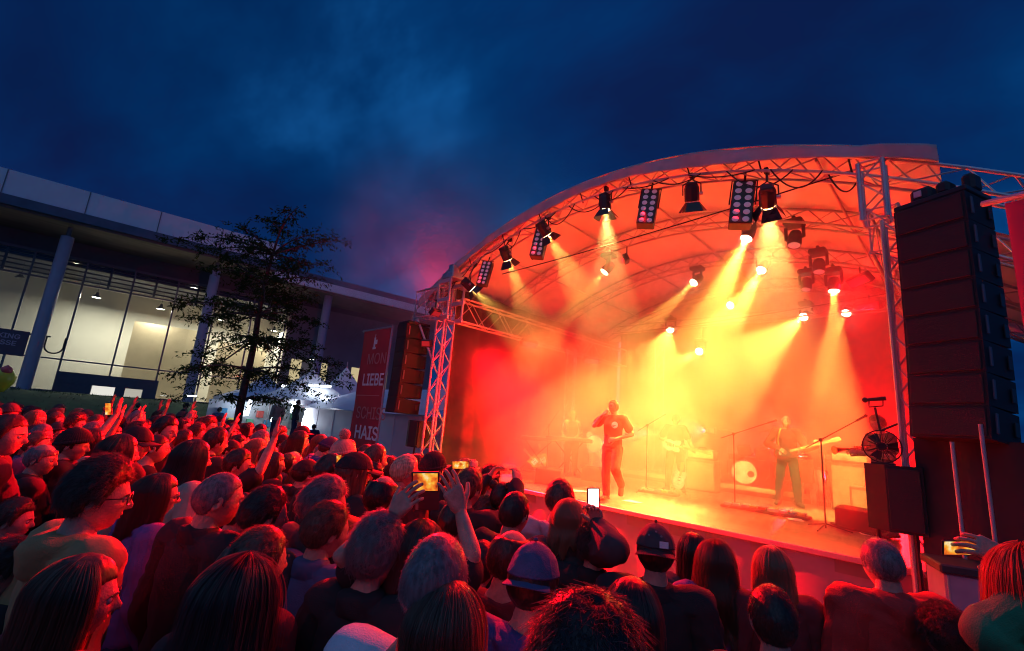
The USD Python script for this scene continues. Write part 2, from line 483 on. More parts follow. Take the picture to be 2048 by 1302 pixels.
# ------------------------------------------------------------------ tents and stalls behind the crowd
M_TENT = mat('tent_canvas', (.70, .70, .74), .7, vary=.05, scale=1.5)
M_STEEL = mat('galvanised', (.45, .46, .48), .4, metal=.8, vary=.1)
M_WALLW = mat('white_tarp', (.66, .62, .70), .6, vary=.08, scale=1.0)
def pagoda(label, c, w, eave, peak, flare=.55, walls=()):
    t = thing('pagoda_tent', label, 'tent', group='white market tents behind the crowd', loc=c, rotz=-TH)
    n = 9; h = w / 2
    sides = []
    for k in range(4):
        P = np.zeros((n, n, 3))
        for i, u in enumerate(np.linspace(0, 1, n)):
            for j, s in enumerate(np.linspace(-1, 1, n)):
                z = eave + (peak - eave) * (u ** 2.2 * .62 + u * .38)
                P[i, j] = (s * h * (1 - u), h * (1 - u), z)
        g_ = slab(P, np.array([0, 0, -.012])); sides.append(rotz(g_, k * math.pi / 2))
    for s_ in sides: part(t, 'roof_panel', s_, M_TENT, smooth=40)
    part(t, 'finial', lathe([(.03, peak - .05), (.03, peak + .25), (.001, peak + .3)], 8), M_STEEL)
    for k in range(4):
        part(t, 'valance', rotz(box((-h, h - .004, eave - .25), (h, h + .008, eave - .002)), k * math.pi / 2), M_TENT)
        part(t, 'leg', rotz(box((h - .06, h - .06, 0), (h - .012, h - .012, eave - .26)), k * math.pi / 2), M_STEEL)
    for k in walls:
        part(t, 'wall', rotz(box((-h + .07, h - .05, 0.05), (h - .07, h - .035, eave - .26)), k * math.pi / 2), M_WALLW)
    return t
def ground_at(px, py, depth):
    p = at(px, py, depth); p[2] = 0; return p
pagoda('white pagoda tent with pointed roof beside the red banner', ground_at(690, 760, 27), 4.2, 2.5, 4.75, walls=(0, 1))
pagoda('white pagoda tent glowing blue inside, half hidden by the tree crown', ground_at(622, 760, 25), 4.6, 2.6, 4.3, walls=(0,))
pagoda('white pagoda tent directly behind the tree trunk', ground_at(530, 760, 30), 4.6, 2.6, 4.2, walls=(0, 1))
M_LEDW = glow('stall_tube_glow', (.82, .92, 1.0), 9.0)
for k, (px, py, dep, L, vert, lab) in enumerate(((497, 815, 24, .75, 1, 'upright white light on a stall right of the tree trunk'), (587, 815, 22, .5, 1, 'small tilted bright panel light above the stall crowd'), (608, 845, 22, 1.25, 1, 'tall jagged white light at the stall front'),
                                              (546, 832, 23, .5, 1, 'short white light low on the stall'), (424, 815, 26, .45, 1, 'small white light left of the tree trunk'), (383, 792, 27, .5, 0, 'warm white lamp at the far end of the lawn'),
                                              (655, 797, 24, 1.3, 0, 'long white tube under the glowing tent roof'), (640, 772, 24, 1.1, 0, 'upper blue-white tube inside the glowing tent'), (575, 772, 25, .6, 0, 'short tube among the tree leaves'))):
    p = at(px, py, dep)
    lt = thing('stall_light', lab, 'lamp', loc=p)
    d = np.array([0.25, 0, 1.0]) if vert else np.array([BD[0], BD[1], .06])
    d = d / np.linalg.norm(d) * L / 2
    part(lt, 'tube', tube(-d, d, .10 if vert else .05, 8), M_LEDW)
    part(lt, 'bracket', tube(d * .9 + [-.1, 0, 0], d * .9 + [-.1, 0, .3], .02, 6), M_STEEL)
    if k in (0, 2, 6, 7):
        l = UsdLux.SphereLight.Define(stage, lt + '/light'); l.CreateRadiusAttr(.15); l.CreateNormalizeAttr(True)
        l.AddTranslateOp().Set(Gf.Vec3d(.25, -.25, 0)); l.CreateIntensityAttr(9.0); l.CreateColorAttr(Gf.Vec3f(.75, .86, 1.0))
stl = thing('market_stall', 'open stall counter with coloured goods behind the crowd, right of the tree trunk', 'stall', loc=ground_at(560, 830, 24), rotz=-TH)
part(stl, 'counter', cbox((-.5, -3, 0), (.3, 3, 1.05), .02), mat('stall_wood', (.30, .22, .15), .6, vary=.2))
part(stl, 'back_wall', box((-1.6, -3, 0), (-1.55, 3, 2.3)), mat('stall_back', (.45, .50, .55), .6, vary=.2, scale=2))
for k in range(14):
    col = [(.5, .06, .05), (.05, .25, .45), (.6, .5, .1), (.55, .55, .55), (.1, .35, .2)][k % 5]
    part(stl, 'goods_box', cbox((-1.5, -2.9 + k * .42, 1.1 + .45 * (k % 2)), (-1.2, -2.6 + k * .42, 1.45 + .45 * (k % 2)), .01), mat(f'goods_{k % 5}', col, .5))
# white marquee with flat tarpaulin sides, left of the stage
mq = thing('white_marquee', 'low white tarpaulin marquee behind the left speakers and banner', 'tent')
c0, c1 = np.array([-23.0, 9.5, 0]), np.array([-13.2, 12.9, 0])
part(mq, 'wall', box((-23, 9.5, 0), (-13.2, 9.53, 2.25)), M_WALLW)
part(mq, 'wall', box((-13.2, 9.5, 0), (-13.17, 16.0, 2.25)), M_WALLW)
for k in range(6):
    part(mq, 'wall_seam', box((-21.5 + k * 1.6, 9.485, 0), (-21.46 + k * 1.6, 9.498, 2.25)), M_WALLW)
P = np.zeros((6, 12, 3))
for i, u in enumerate(np.linspace(0, 1, 6)):
    for j, s in enumerate(np.linspace(0, 1, 12)):
        P[i, j] = (-23.2 + 10.2 * s, 9.35 + 3.3 * u, 2.26 + 1.2 * u + .04 * math.sin(s * 22))
part(mq, 'roof', slab(P, np.array([0, 0, .02])), M_WALLW, smooth=True)
for x in (-21, -17.5, -14.2): part(mq, 'post', box((x, 9.6, 0), (x + .06, 9.66, 2.24)), M_STEEL)

# ------------------------------------------------------------------ the tree
M_BARK = mat('tree_bark', (.07, .055, .05), .9, vary=.3, scale=8, bump=.6, bscale=30)
M_LEAF = usdkit.material(stage, LK + 'leaf', {'o': ('object_info', {}), 'g': ('geometry', {}), 'r': ('rgb_ramp', dict(ramp=[(0, (.035, .060, .018)), (.55, (.075, .085, .025)), (1, (.16, .10, .03))])), 'd': ('diffuse_bsdf', {}), 't': ('translucent_bsdf', {}), 'm': ('mix_closure', dict(fac=.35))},
                         [('g.random_per_island', 'r.fac'), ('r.color', 'd.color'), ('r.color', 't.color'), ('d.BSDF', 'm.closure1'), ('t.BSDF', 'm.closure2')], surface='m.closure')
TD = 17.0
tb = at(477, 840, TD); tb[2] = 0
tree = thing('honey_locust_tree', 'slender tree with airy drooping leaf layers in front of the lit hall', 'tree')
tr = np.random.default_rng(21)
trunk = [tb, at(483, 800, TD), at(497, 740, TD), at(510, 680, TD), at(517, 630, TD), at(528, 570, TD), at(545, 510, TD), at(560, 462, TD), at(572, 430, TD)]
part(tree, 'trunk', pipe(trunk, [.15, .135, .12, .105, .09, .07, .05, .03, .015], 10), M_BARK, smooth=True)
crowns = []   # (pixel x, pixel y, depth offset, radius px, start index on the trunk)
tips = [(350, 800, 0, 3), (330, 755, -1.0, 2), (365, 745, .8, 2), (395, 715, -.5, 3), (420, 690, 1.2, 3), (375, 640, 0, 4), (340, 610, -.8, 4), (400, 600, 1.0, 4), (330, 480, 0, 6), (385, 490, .6, 5), (420, 540, -1.0, 5), (440, 470, .5, 6),
        (480, 450, -.4, 6), (530, 435, .3, 7), (590, 420, 0, 7), (640, 470, -.6, 6), (690, 480, .4, 6), (650, 530, -.8, 5), (640, 560, 1.0, 5), (600, 500, .5, 6), (560, 560, -1.2, 5), (480, 540, 1.0, 5), (600, 610, .8, 4), (640, 650, -.6, 4),
        (560, 640, 1.3, 4), (455, 620, -1.3, 4), (470, 580, .2, 5), (580, 690, -.8, 3), (630, 740, .3, 3), (690, 770, -.4, 2), (660, 800, .7, 2), (590, 780, -.9, 2), (550, 800, .6, 1), (600, 815, 0, 1), (430, 770, .8, 2), (440, 800, -.6, 1), (520, 750, 1.3, 2), (700, 755, .3, 3), (540, 700, -1.4, 3), (620, 575, 0.2, 4), (505, 500, -.7, 6), (560, 470, 1.0, 7),
        (500, 640, 1.0, 4), (530, 600, -.9, 5), (570, 590, .4, 5), (450, 660, .3, 4), (480, 700, -1.0, 3), (410, 640, .5, 4), (600, 660, .2, 4), (570, 740, .9, 3), (640, 600, -.3, 4), (420, 500, -.5, 6), (620, 530, .6, 6), (580, 540, -.6, 6), (520, 540, .6, 6), (460, 515, 0, 6), (650, 700, .5, 3), (540, 780, -.4, 2), (500, 780, .9, 2)]
leaf_v = []; leaf_f = []
def add_leaf(c, d, L, w):
    d = d / np.linalg.norm(d)
    s = np.cross(d, tr.normal(size=3)); s /= np.linalg.norm(s) + 1e-9
    b = len(leaf_v)
    leaf_v.extend([c, c + d * L * .5 + s * w, c + d * L, c + d * L * .5 - s * w])
    leaf_f.extend([(b, b + 1, b + 2), (b, b + 2, b + 3)])
for (px, py, dz, si) in tips:
    a = np.array(trunk[si]); e = at(px, py, TD + dz * 1.7)
    m1 = a + (e - a) * .45 + np.array([0, 0, .16 * np.linalg.norm(e - a)]) + tr.normal(0, .1, 3)
    us_ = np.linspace(0, 1, 8)
    br = np.array([(1 - u) ** 2 * a + 2 * u * (1 - u) * m1 + u * u * e for u in us_])
    part(tree, 'branch', pipe(br, np.linspace(.04, .008, 8), 5), M_BARK, smooth=True)
    # layered sprays along the outer half
    Lb = np.linalg.norm(e - a)
    for k in range(int(15 + Lb * 4.4)):
        u = tr.uniform(.38, 1.0)
        c = (1 - u) ** 2 * a + 2 * u * (1 - u) * m1 + u * u * e
        tw = tr.normal(0, 1, 3) * [1, 1, .22]; tw /= np.linalg.norm(tw)
        tl = tr.uniform(.25, .75)
        for q in range(13):
            w_ = tl * tr.uniform(.1, 1)
            pc_ = c + tw * w_ + np.array([0, 0, -.22 * w_ * w_]) + tr.normal(0, .045, 3)
            add_leaf(pc_, tw * .6 + tr.normal(0, .5, 3) + np.array([0, 0, -.35]), tr.uniform(.09, .19), tr.uniform(.014, .03))
part(tree, 'crown', trimesh.Trimesh(np.array(leaf_v), np.array(leaf_f), process=False), M_LEAF, kind='stuff')
# ------------------------------------------------------------------ the stage
M_ALU = mat('truss_aluminium', (.50, .49, .50), .45, metal=.6, vary=.08, scale=5)
M_BLACKM = mat('black_metal', (.025, .025, .028), .45, spec=.5)
M_BLACKP = mat('black_paint', (.03, .03, .033), .6, vary=.2, scale=8, bump=.3, bscale=120)
M_CLOTHB = mat('black_molton', (.035, .032, .034), .95, vary=.2, scale=2)
M_SKIRT = mat('stage_skirt_cloth', (.16, .15, .16), .9, vary=.18, scale=1.2)
M_DECK = mat('stage_floor', (.125, .112, .10), .36, vary=.25, scale=1.5, bump=.12, bscale=14, stretch=(.5, 2.5, 1))
M_MEMB = mat('roof_membrane', (.66, .64, .62), .55, vary=.05, scale=.8, bump=.25, bscale=1.6)
M_VAL = mat('roof_valance', (.42, .42, .44), .7, vary=.14, scale=2.5, bump=.5, bscale=7)
M_RUBBER = mat('rubber', (.02, .02, .02), .8)
SX0, SX1, SY0, SY1 = -9.4, -0.35, 6.9, 15.3
ACX, ATOP, AK = -4.88, 6.99, .056
def za(x): return ATOP - AK * (x - ACX) ** 2

st = thing('stage', 'raised concert stage deck with cloth skirt and pale front edge', 'stage')
part(st, 'deck', box((SX0, SY0 + .03, .80), (SX1, SY1, 1.0)), M_DECK)
part(st, 'edge_trim', cbox((SX0, SY0 - .012, .945), (SX1, SY0 + .029, 1.012), .008), mat('edge_trim', (.32, .31, .30), .45, metal=.3))
xs = np.linspace(SX0, SX1, 240)
P = np.stack([np.stack([xs, SY0 + .03 + .02 * np.sin(xs * 9 + 1.5 * np.sin(xs * 2.1)) * k - .0 * xs, np.full_like(xs, z)], -1) for z, k in ((.94, .2), (.6, .7), (.3, 1), (0.01, 1.2))])
part(st, 'skirt', slab(P[::-1], np.array([0, .012, 0])), M_SKIRT, smooth=True)
part(st, 'side_skirt', box((SX1 - .03, SY0 + .05, 0.01), (SX1 - .01, SY1, .80)), M_CLOTHB)
part(st, 'side_skirt', box((SX0 + .01, SY0 + .05, 0.01), (SX0 + .03, SY1, .80)), M_CLOTHB)

def drape(name, label, p0, p1, z0, z1, m, amp=.05, fr=7.0):
    p0, p1 = np.array([*p0, 0.]), np.array([*p1, 0.]); L = np.linalg.norm(p1 - p0); d = (p1 - p0) / L; nn = np.array([-d[1], d[0], 0])
    s = np.linspace(0, L, int(L * 22)); rows = []
    for z in np.linspace(z0, z1, 8):
        w = amp * (np.sin(s * fr + .4 * np.sin(s * 1.7)) + .35 * np.sin(s * fr * 2.3 + z))
        rows.append(p0 + d * s[:, None] + nn * w[:, None] + np.array([0, 0, z]))
    return single(name, slab(np.array(rows), nn * .01), m, label, 'curtain', smooth=True)
drape('back_curtain', 'tall curtain closing the back of the stage behind the band', (SX0 + .1, SY1 - .15), (SX1 - .1, SY1 - .15), 1.005, 5.9, M_CLOTHB)
drape('side_curtain', 'dark curtain closing the left side of the stage beside the side truss', (-9.30, 7.2), (-9.30, SY1 - .4), 1.005, 5.5, M_CLOTHB)
drape('side_curtain', 'dark curtain closing the right side of the stage behind the tower', (-.45, 8.0), (-.45, SY1 - .4), 1.005, 4.9, M_CLOTHB)

# roof
rf = thing('stage_roof', 'arched white canopy roof over the stage glowing red underneath', 'canopy')
xs = np.concatenate([np.linspace(-10.35, -.05, 74)])
ys = np.linspace(6.86, SY1 + .3, 60)
P = np.zeros((len(ys), len(xs), 3))
for i, y in enumerate(ys):
    sag = .10 * abs(math.sin((y - 6.98) / 2.4 * math.pi))
    P[i, :, 0] = xs; P[i, :, 1] = y
    wr = .018 * np.sin(xs * 11 + y * 3.1 + 2 * np.sin(y * 1.3 + xs * .7)) + .014 * np.sin(xs * 23 - y * 5)
    P[i, :, 2] = za(xs) + .01 - sag + wr * min(1, (y - 6.86) * 2)
part(rf, 'membrane', slab(P, np.array([0, 0, .015])), M_MEMB, smooth=True)
xs2 = np.linspace(-.045, 1.3, 12); ys2 = np.linspace(9.2, SY1 + .3, 14)
P = np.array([[(x, y, za(x) + .01 - .06 * abs(math.sin((y - 6.98) / 2.4 * math.pi))) for x in xs2] for y in ys2])
part(rf, 'membrane', slab(P, np.array([0, 0, .015])), M_MEMB, smooth=True, label='rear right corner of the canopy')
xg = np.linspace(-9.9, -.1, 60)
P = np.array([[(x, SY1 + .05 + .015 * math.sin(x * 6) * u, 5.6 + (za(x) - .10 - 5.6) * u) for x in xg] for u in np.linspace(0, 1, 6)])
part(rf, 'gable_panel', slab(P, np.array([0, .012, 0])), M_MEMB, smooth=True)
xs3 = np.linspace(-10.4, -.05, 140)
P = np.array([[(x, 6.845 + .02 * math.sin(x * 5) * (1 - u) + .01 * math.sin(x * 13 + u), za(x) - .03 + .10 * math.exp(-((x + .05) / .7) ** 2) - u * (.21 + .035 * math.sin(x * 1.7))) for x in xs3] for u in np.linspace(0, 1, 7)])
part(rf, 'valance', slab(P, np.array([0, -.012, 0])), M_VAL, smooth=True)
for k, x in enumerate(np.linspace(-9.6, -.9, 9)):
    part(rf, 'tie_strap', tube((x, 6.86, za(x) - .2), (x + .02, 6.95, za(x) - .40), .012, 5), M_BLACKM)

def truss(name, label, fn, n, offs, group=None, rch=.025, rbr=.011, cat_='truss', pairs=None, m=None):
    """fn(u) -> point and (side, up) axes; offs: chord offsets along (side, up)."""
    m = m or M_ALU
    T = thing(name, label, cat_, group=group)
    us = np.linspace(0, 1, n + 1)
    C = []
    for u in us:
        p, s, w = fn(u)
        C.append([p + s * o[0] + w * o[1] for o in offs])
    C = np.array(C)
    for k in range(len(offs)): part(T, 'chord', pipe(C[:, k], rch, 8), m, smooth=40)
    pairs = pairs or [(k, (k + 1) % len(offs)) for k in range(len(offs))]
    for i in range(n):
        for (a, b) in pairs:
            if (i + a) % 2: a, b = b, a
            part(T, 'brace', tube(C[i, a], C[i + 1, b], rbr, 5), m)
    for (a, b) in pairs:
        for i in (0, n): part(T, 'end_bar', tube(C[i, a], C[i, b], rbr, 5), m)
    return T
def arch(y, x0, x1):
    def f(u):
        x = x0 + (x1 - x0) * u
        tz = np.array([2 * AK * (x - ACX), 0, 1.0]); tz /= np.linalg.norm(tz)
        return np.array([x, y, za(x) - .05]), np.array([0, 1.0, 0]), tz
    return f
TRI = [(0, 0), (-.16, -.30), (.16, -.30)]
truss('arch_truss', 'front arch truss of the stage roof carrying lamps, running out past the canopy at right', arch(7.10, -10.4, 1.6), 34, TRI)
truss('arch_truss', 'second arch truss, just behind the front lamps', arch(9.25, -10.3, 1.2), 30, TRI)
truss('arch_truss', 'third arch truss, half way back under the canopy', arch(11.65, -10.3, 1.2), 28, TRI)
truss('arch_truss', 'rear arch truss nearest the back curtain', arch(14.3, -10.3, 1.2), 26, TRI)
for k, (x, y0, y1) in enumerate(((-8.2, 7.1, 14.3), (-6.3, 7.1, 14.3), (-4.4, 7.1, 14.3), (-2.6, 7.1, 14.3), (-1.3, 7.1, 14.3))):
    single('roof_purlin', tube((x, y0, za(x) - .12), (x, y1, za(x) - .12), .022, 8), M_ALU, f'thin front-to-back roof tube between the arches, {["first", "second", "third", "fourth", "fifth"][k]} from the left', 'roof tube', group='roof tubes between the arches')
def line(a, b, side, up):
    a, b, side, up = [np.array(q, float) for q in (a, b, side, up)]
    return lambda u: (a + (b - a) * u, side, up)
SQ = [(-.15, -.15), (.15, -.15), (.15, .15), (-.15, .15)]
SQW = [(-.15, -.29), (.15, -.29), (.15, .29), (-.15, .29)]
truss('side_truss', 'horizontal side truss from the left tower to the back of the stage', line((-9.0, 7.1, 4.85), (-9.0, 14.8, 4.85), (1, 0, 0), (0, 0, 1)), 14, SQW)
truss('side_truss', 'horizontal side truss along the right edge of the stage', line((-.62, 7.1, 4.95), (-.62, 14.8, 4.95), (1, 0, 0), (0, 0, 1)), 14, SQW)
truss('wing_truss', 'short truss stub reaching left from the left tower over the speakers', line((-10.4, 6.9, 5.08), (-9.2, 6.9, 5.08), (0, 1, 0), (0, 0, 1)), 4, [(-.17, -.36), (.17, -.36), (.17, .36), (-.17, .36)])
lt = truss('tower_truss', 'left tower truss standing at the front corner of the stage', line((-9.0, 6.72, .05), (-9.0, 6.72, 4.5), (1, 0, 0), (0, 1, 0)), 13, SQ)
part(lt, 'base_plate', cbox((-9.35, 6.37, 0.004), (-8.65, 7.07, .05), .01), M_STEEL)
part(lt, 'sleeve_block', cat(*[tube((-9 + a * .22, 6.8 + b * .22, 4.5), (-9 + a * .22, 6.8 + b * .22, 5.55), .03, 8) for a in (-1, 1) for b in (-1, 1)],
     *[cbox((-9.26, 6.8 + s * .22 - .025, z), (-8.74, 6.8 + s * .22 + .025, z + .10), .008) for s in (-1, 1) for z in (4.5, 4.95, 5.42)]), M_ALU)
part(lt, 'diagonal_brace', tube((-10.25, 6.74, 4.7), (-9.17, 6.7, 3.35), .028, 8), M_ALU)
part(lt, 'tower_head', cat(cbox((-9.22, 6.62, 5.56), (-8.78, 6.98, 5.72), .02), cbox((-9.1, 6.7, 5.725), (-8.9, 6.9, 5.95), .02)), M_STEEL)
rt = truss('tower_truss', 'right tower truss standing beside the big hanging speakers', line((-.475, 6.74, .05), (-.475, 6.74, 4.86), (1, 0, 0), (0, 1, 0)), 14, [(-.12, -.12), (.12, -.12), (.12, .12), (-.12, .12)])
part(rt, 'base_plate', cbox((-.80, 6.5, 0.004), (-.20, 6.90, .05), .01), M_STEEL)
truss('head_truss', 'short truss piece hanging under the right end of the canopy beside the speakers', line((-.66, 6.72, 4.9), (-.66, 6.72, 5.66), (1, 0, 0), (0, 1, 0)), 3, [(-.12, -.12), (.12, -.12), (.12, .12), (-.12, .12)])
# upstage towers
truss('backdrop_tower', 'thin upright truss at the back left of the stage behind the keyboard player', line((-9.0 + .35, 11.4, 1.0), (-8.65, 11.4, 4.6), (1, 0, 0), (0, 1, 0)), 10, [(-.14, -.14), (.14, -.14), (0, .14)])
truss('backdrop_tower', 'thin upright truss rising behind the guitarist', line((-6.85, 13.5, 1.0), (-6.85, 13.5, 4.9), (1, 0, 0), (0, 1, 0)), 10, [(-.14, -.14), (.14, -.14), (0, .14)])
truss('rear_lamp_truss', 'straight lamp truss hung across the back of the stage', line((-8.9, 14.0, 5.72), (-.6, 14.0, 5.72), (0, 1, 0), (0, 0, 1)), 20, [(-.13, -.12), (.13, -.12), (0, .14)])
# ropes and cables
def rope(name, label, pts, r=.008, m=None):
    return single(name, pipe(pts, r, 5), m or M_BLACKM, label, 'cable', smooth=True)
def sagline(a, b, s, n=14):
    a, b = np.array(a), np.array(b)
    return [a + (b - a) * u + np.array([0, 0, -4 * s * u * (1 - u)]) for u in np.linspace(0, 1, n)]
rope('steel_rope', 'taut steel rope slanting across the front of the red canopy', sagline(on(1005, 548, 1, 7.05), on(1735, 332, 1, 7.05), .05), .011)
rope('steel_rope', 'thin rope crossing low in the beams at the back right', sagline(on(1300, 660, 1, 12.5), on(1785, 585, 1, 12.5), .05), .008)
cr = np.random.default_rng(5)
for k in range(16):
    x = -9.9 + k * .62; x2 = x + cr.uniform(.5, 1.1)
    if x2 > -.2: break
    rope('lamp_cable', f'black cable looping along the front arch, {"first second third fourth fifth sixth seventh eighth ninth tenth eleventh twelfth thirteenth fourteenth fifteenth sixteenth".split()[k]} loop from the left', sagline((x, 6.92, za(x) - .36), (x2, 6.92, za(x2) - .36), cr.uniform(.06, .30)), .011)
rope('lamp_cable', 'long black cable hanging in a deep loop beside the right tower', sagline(on(1655, 345, 1, 6.95), on(1722, 345, 1, 6.95), .28), .011)

# ------------------------------------------------------------------ hanging speakers
M_SPK = mat('speaker_paint', (.014, .013, .016), .6, vary=.15, scale=10, bump=.4, bscale=200)
M_GRILLE = usdkit.material(stage, LK + 'speaker_grille', {'tc': ('texture_coordinate', {}), 'v': ('voronoi_texture', dict(scale=160.0)), 'r': ('rgb_ramp', dict(ramp=[(.0, (.004, .004, .005)), (.45, (.016, .016, .018))])), 'b': ('bump', dict(strength=.5, distance=.004)), 'p': ('principled_bsdf', dict(roughness=.6))},
                          [('tc.object', 'v.vector'), ('v.distance', 'r.fac'), ('r.color', 'p.base_color'), ('v.distance', 'b.height'), ('b.normal', 'p.normal')], surface='p.BSDF')
M_RIG = mat('rigging_steel', (.16, .15, .18), .5, metal=.6)
M_LEDR = glow('red_led', (1.0, .03, .03), 2.5)
def line_array(label, corner, ang, n, w, h, d, ztop, splay, taper=.10, leds=True):
    """Boxes hung in a curve: corner = front left edge seen from the audience, ang = how far the front turns."""
    T = thing('speaker_array', label, 'loudspeakers')
    R = rot_xyz([0, 0, 1], ang)
    def P(q): return (R @ np.asarray(q, float).T).T + np.array([corner[0], corner[1], 0])
    tilt = 0.0; y = 0.0; z = ztop
    for k in range(n):
        pr = m3.Manifold.hull_points(np.array([(x, yy, zz) for x in (0.01, w - .01) for yy, zz in ((0, -h + .0015), (0, -.0015), (d, -taper * .5), (d, -h + taper * .5))]))
        m = from_man(pr)
        Rt = rot_xyz([1, 0, 0], tilt)
        def L(q): return P((Rt @ np.asarray(q, float).T).T + np.array([0, y, z]))
        b = m.copy(); b.vertices = L(m.vertices)
        bx = part(T, 'cabinet', b, M_SPK)
        gmesh = cbox((.035, -.014, -h + .022), (w - .035, -.001, -.022), .004); gmesh.vertices = L(gmesh.vertices)
        part(bx, 'grille', gmesh, M_GRILLE)
        for s in (0, 1):
            pl_ = cbox((w + .0005, .05, -h * .8), (w + .016, .085, -h * .2), .004) if s else cbox((w + .0005, d - .14, -h * .72), (w + .012, d - .06, -h * .28), .003)
            pl_.vertices = L(pl_.vertices)
            part(bx, 'rigging_plate' if s else 'handle', pl_, M_RIG if s else M_BLACKM)
        dn = Rt @ np.array([0, 0, -h]); y += dn[1]; z += dn[2]
        tilt += splay * (k + 1) / n
    fr = cbox((0, .02, ztop + .01), (w, d, ztop + .07), .01); fr.vertices = P(fr.vertices); part(T, 'flying_frame', fr, M_BLACKM)
    return T, P, z
pa, PP, zb = line_array('tall dark hanging speaker column beside the right side of the stage', (-.47, 6.32), math.radians(-22), 8, .64, .305, .52, 4.80, -.03, .012)
for (x0, y0, z0, x1, y1, z1, nm) in ((.12, .10, 4.88, .32, .30, 5.04, 'chain_hoist'), (.36, .08, 4.88, .48, .26, 5.02, 'chain_bag'), (.52, .22, 4.88, .63, .40, 5.08, 'chain_hoist')):
    m = cbox((x0, y0, z0), (x1, y1, z1), .03); m.vertices = PP(m.vertices); part(pa, nm, m, M_BLACKP)
m = cbox((.17, .085, 4.93), (.24, .097, 5.0), .003); m.vertices = PP(m.vertices); part(pa, 'hoist_label', m, mat('pale_label', (.5, .5, .55), .5))
pa2, PP2, zb2 = line_array('hanging speaker column left of the stage, its side glowing red', (-10.62, 6.42), math.radians(-4), 6, .52, .375, .66, 4.50, -.02, taper=.05)
m = cat(tube((.26, .3, 4.55), (.26, .3, 5.0), .012), tube((.1, .4, 4.55), (.1, .4, 5.0), .012)); m.vertices = PP2(m.vertices); part(pa2, 'chain', m, M_STEEL)
# front-fill cabinets on thin stands
def fill_box(label, lo, hi, ang, o, legs):
    T = thing('front_fill_speaker', label, 'loudspeaker')
    w, d = hi[0] - lo[0], hi[1] - lo[1]
    pr = m3.Manifold.hull_points(np.array([(x, y, z) for x, y in ((lo[0], lo[1] + .10), (lo[0] + w * .38, lo[1]), (hi[0], lo[1] + .03), (hi[0], hi[1]), (lo[0] + .06, hi[1])) for z in (lo[2], hi[2])]))
    part(T, 'cabinet', rotz(from_man(pr), ang, o), M_SPK)
    part(T, 'grille', rotz(cbox((lo[0] + w * .38 + .015, lo[1] - .014 + .005, lo[2] + .03), (hi[0] - .02, lo[1] + .03, hi[2] - .03), .004), ang, o), M_GRILLE)
    for (x, y) in legs:
        part(T, 'stand_leg', rotz(tube((x, y, 0), (x, y, lo[2] - .002), .022, 8), ang, o), M_BLACKM)
    return T
fill_box('black speaker cabinet at the right front edge of the stage on two legs', (-.93, 6.42, 1.40), (-.44, 6.78, 2.06), 0, (0, 0, 0), ((-.86, 6.6), (-.55, 6.6)))
fb = on(838, 870, 1, 6.7)
fill_box('small speaker cabinet hung below the left speaker column', (fb[0] - .36, 6.5, fb[2] - .28), (fb[0] + .2, 6.95, fb[2] + .33), 0, (0, 0, 0), ((fb[0] - .2, 6.75), (fb[0] + .1, 6.75)))
# black cloth tower foot under the right speakers, poles in front
drape('tower_cloth', 'black cloth hanging around the foot of the right speaker tower', (-.50, 6.52), (.95, 5.95), .01, 2.36, M_CLOTHB, .025, 9)
for (a, b, lab) in (((1905, 895), (1917, 1240), 'silver pole standing before the black cloth, left one'), ((1962, 860), (1990, 1140), 'silver pole standing before the black cloth, right one')):
    p, q = on(*a, 1, 5.9), on(*b, 1, 5.9); p[2] += .05; q = np.array([p[0], 5.9, 0])
    single('scaffold_pole', tube(q, p, .016, 10), M_ALU, lab, 'pole', smooth=40)
# banners
M_BAN = mat('banner_red', (.50, .03, .045), .55, vary=.06, scale=2)
M_BANL = mat('banner_letter', (.80, .78, .78), .6)
M_BANT = mat('banner_letter_thin', (.62, .25, .25), .6)
bn = thing('red_banner', 'tall red banner with white lettering left of the left speakers', 'banner')
bx0, bx1, by, bz0, bz1 = -14.40, -12.76, 7.5, 1.02, 4.83
P = np.array([[(x, by + .012 * math.sin(z * 4 + x), z) for x in np.linspace(bx0, bx1, 8)] for z in np.linspace(bz0, bz1, 24)])
part(bn, 'cloth', slab(P, np.array([0, .006, 0])), M_BAN, smooth=True)
part(bn, 'pole', tube((bx0 - .12, by, bz1 + .03), (bx1 + .1, by, bz1 + .03), .03, 8), M_ALU)
part(bn, 'pole', tube((bx1 + .06, by, 0), (bx1 + .06, by, bz1), .03, 8), M_ALU)
def banner_text(s, x, z, h, bold, mt, name='lettering', xs=1.0):
    m = text(s, h, .004, bold); m.apply_scale([xs, 1, 1])
    v = m.vertices.copy(); m.vertices = np.stack([x + v[:, 0], by - .022 - v[:, 2], z + v[:, 1]], -1)
    m.faces = m.faces[:, ::-1] if m.volume < 0 else m.faces
    part(bn, name, m, mt)
banner_text('MON', bx0 + .45, 3.72, .34, False, M_BANT, xs=1.05)
banner_text('LIEBE', bx0 + .34, 3.05, .36, True, M_BANL, xs=.92)
banner_text('SCHISS', bx0 + .25, 2.02, .36, False, M_BANT, xs=.95)
banner_text('HAIS', bx0 + .30, 1.42, .38, True, M_BANL, xs=1.1)
part(bn, 'rule_line', box((bx0 + .1, by - .024, 2.72), (bx1 - .14, by - .019, 2.745)), M_BANT)
part(bn, 'emblem', cat(box((bx0 + .70, by - .024, 4.20), (bx0 + .90, by - .019, 4.27)), box((bx0 + .74, by - .026, 4.27), (bx0 + .83, by - .019, 4.58)), box((bx0 + .83, by - .0245, 4.36), (bx0 + .94, by - .019, 4.50)), box((bx0 + .78, by - .0235, 4.58), (bx0 + .80, by - .019, 4.68))), M_BANL)
b2 = thing('magenta_banner', 'red magenta banner hanging from a pole at the right edge', 'banner')
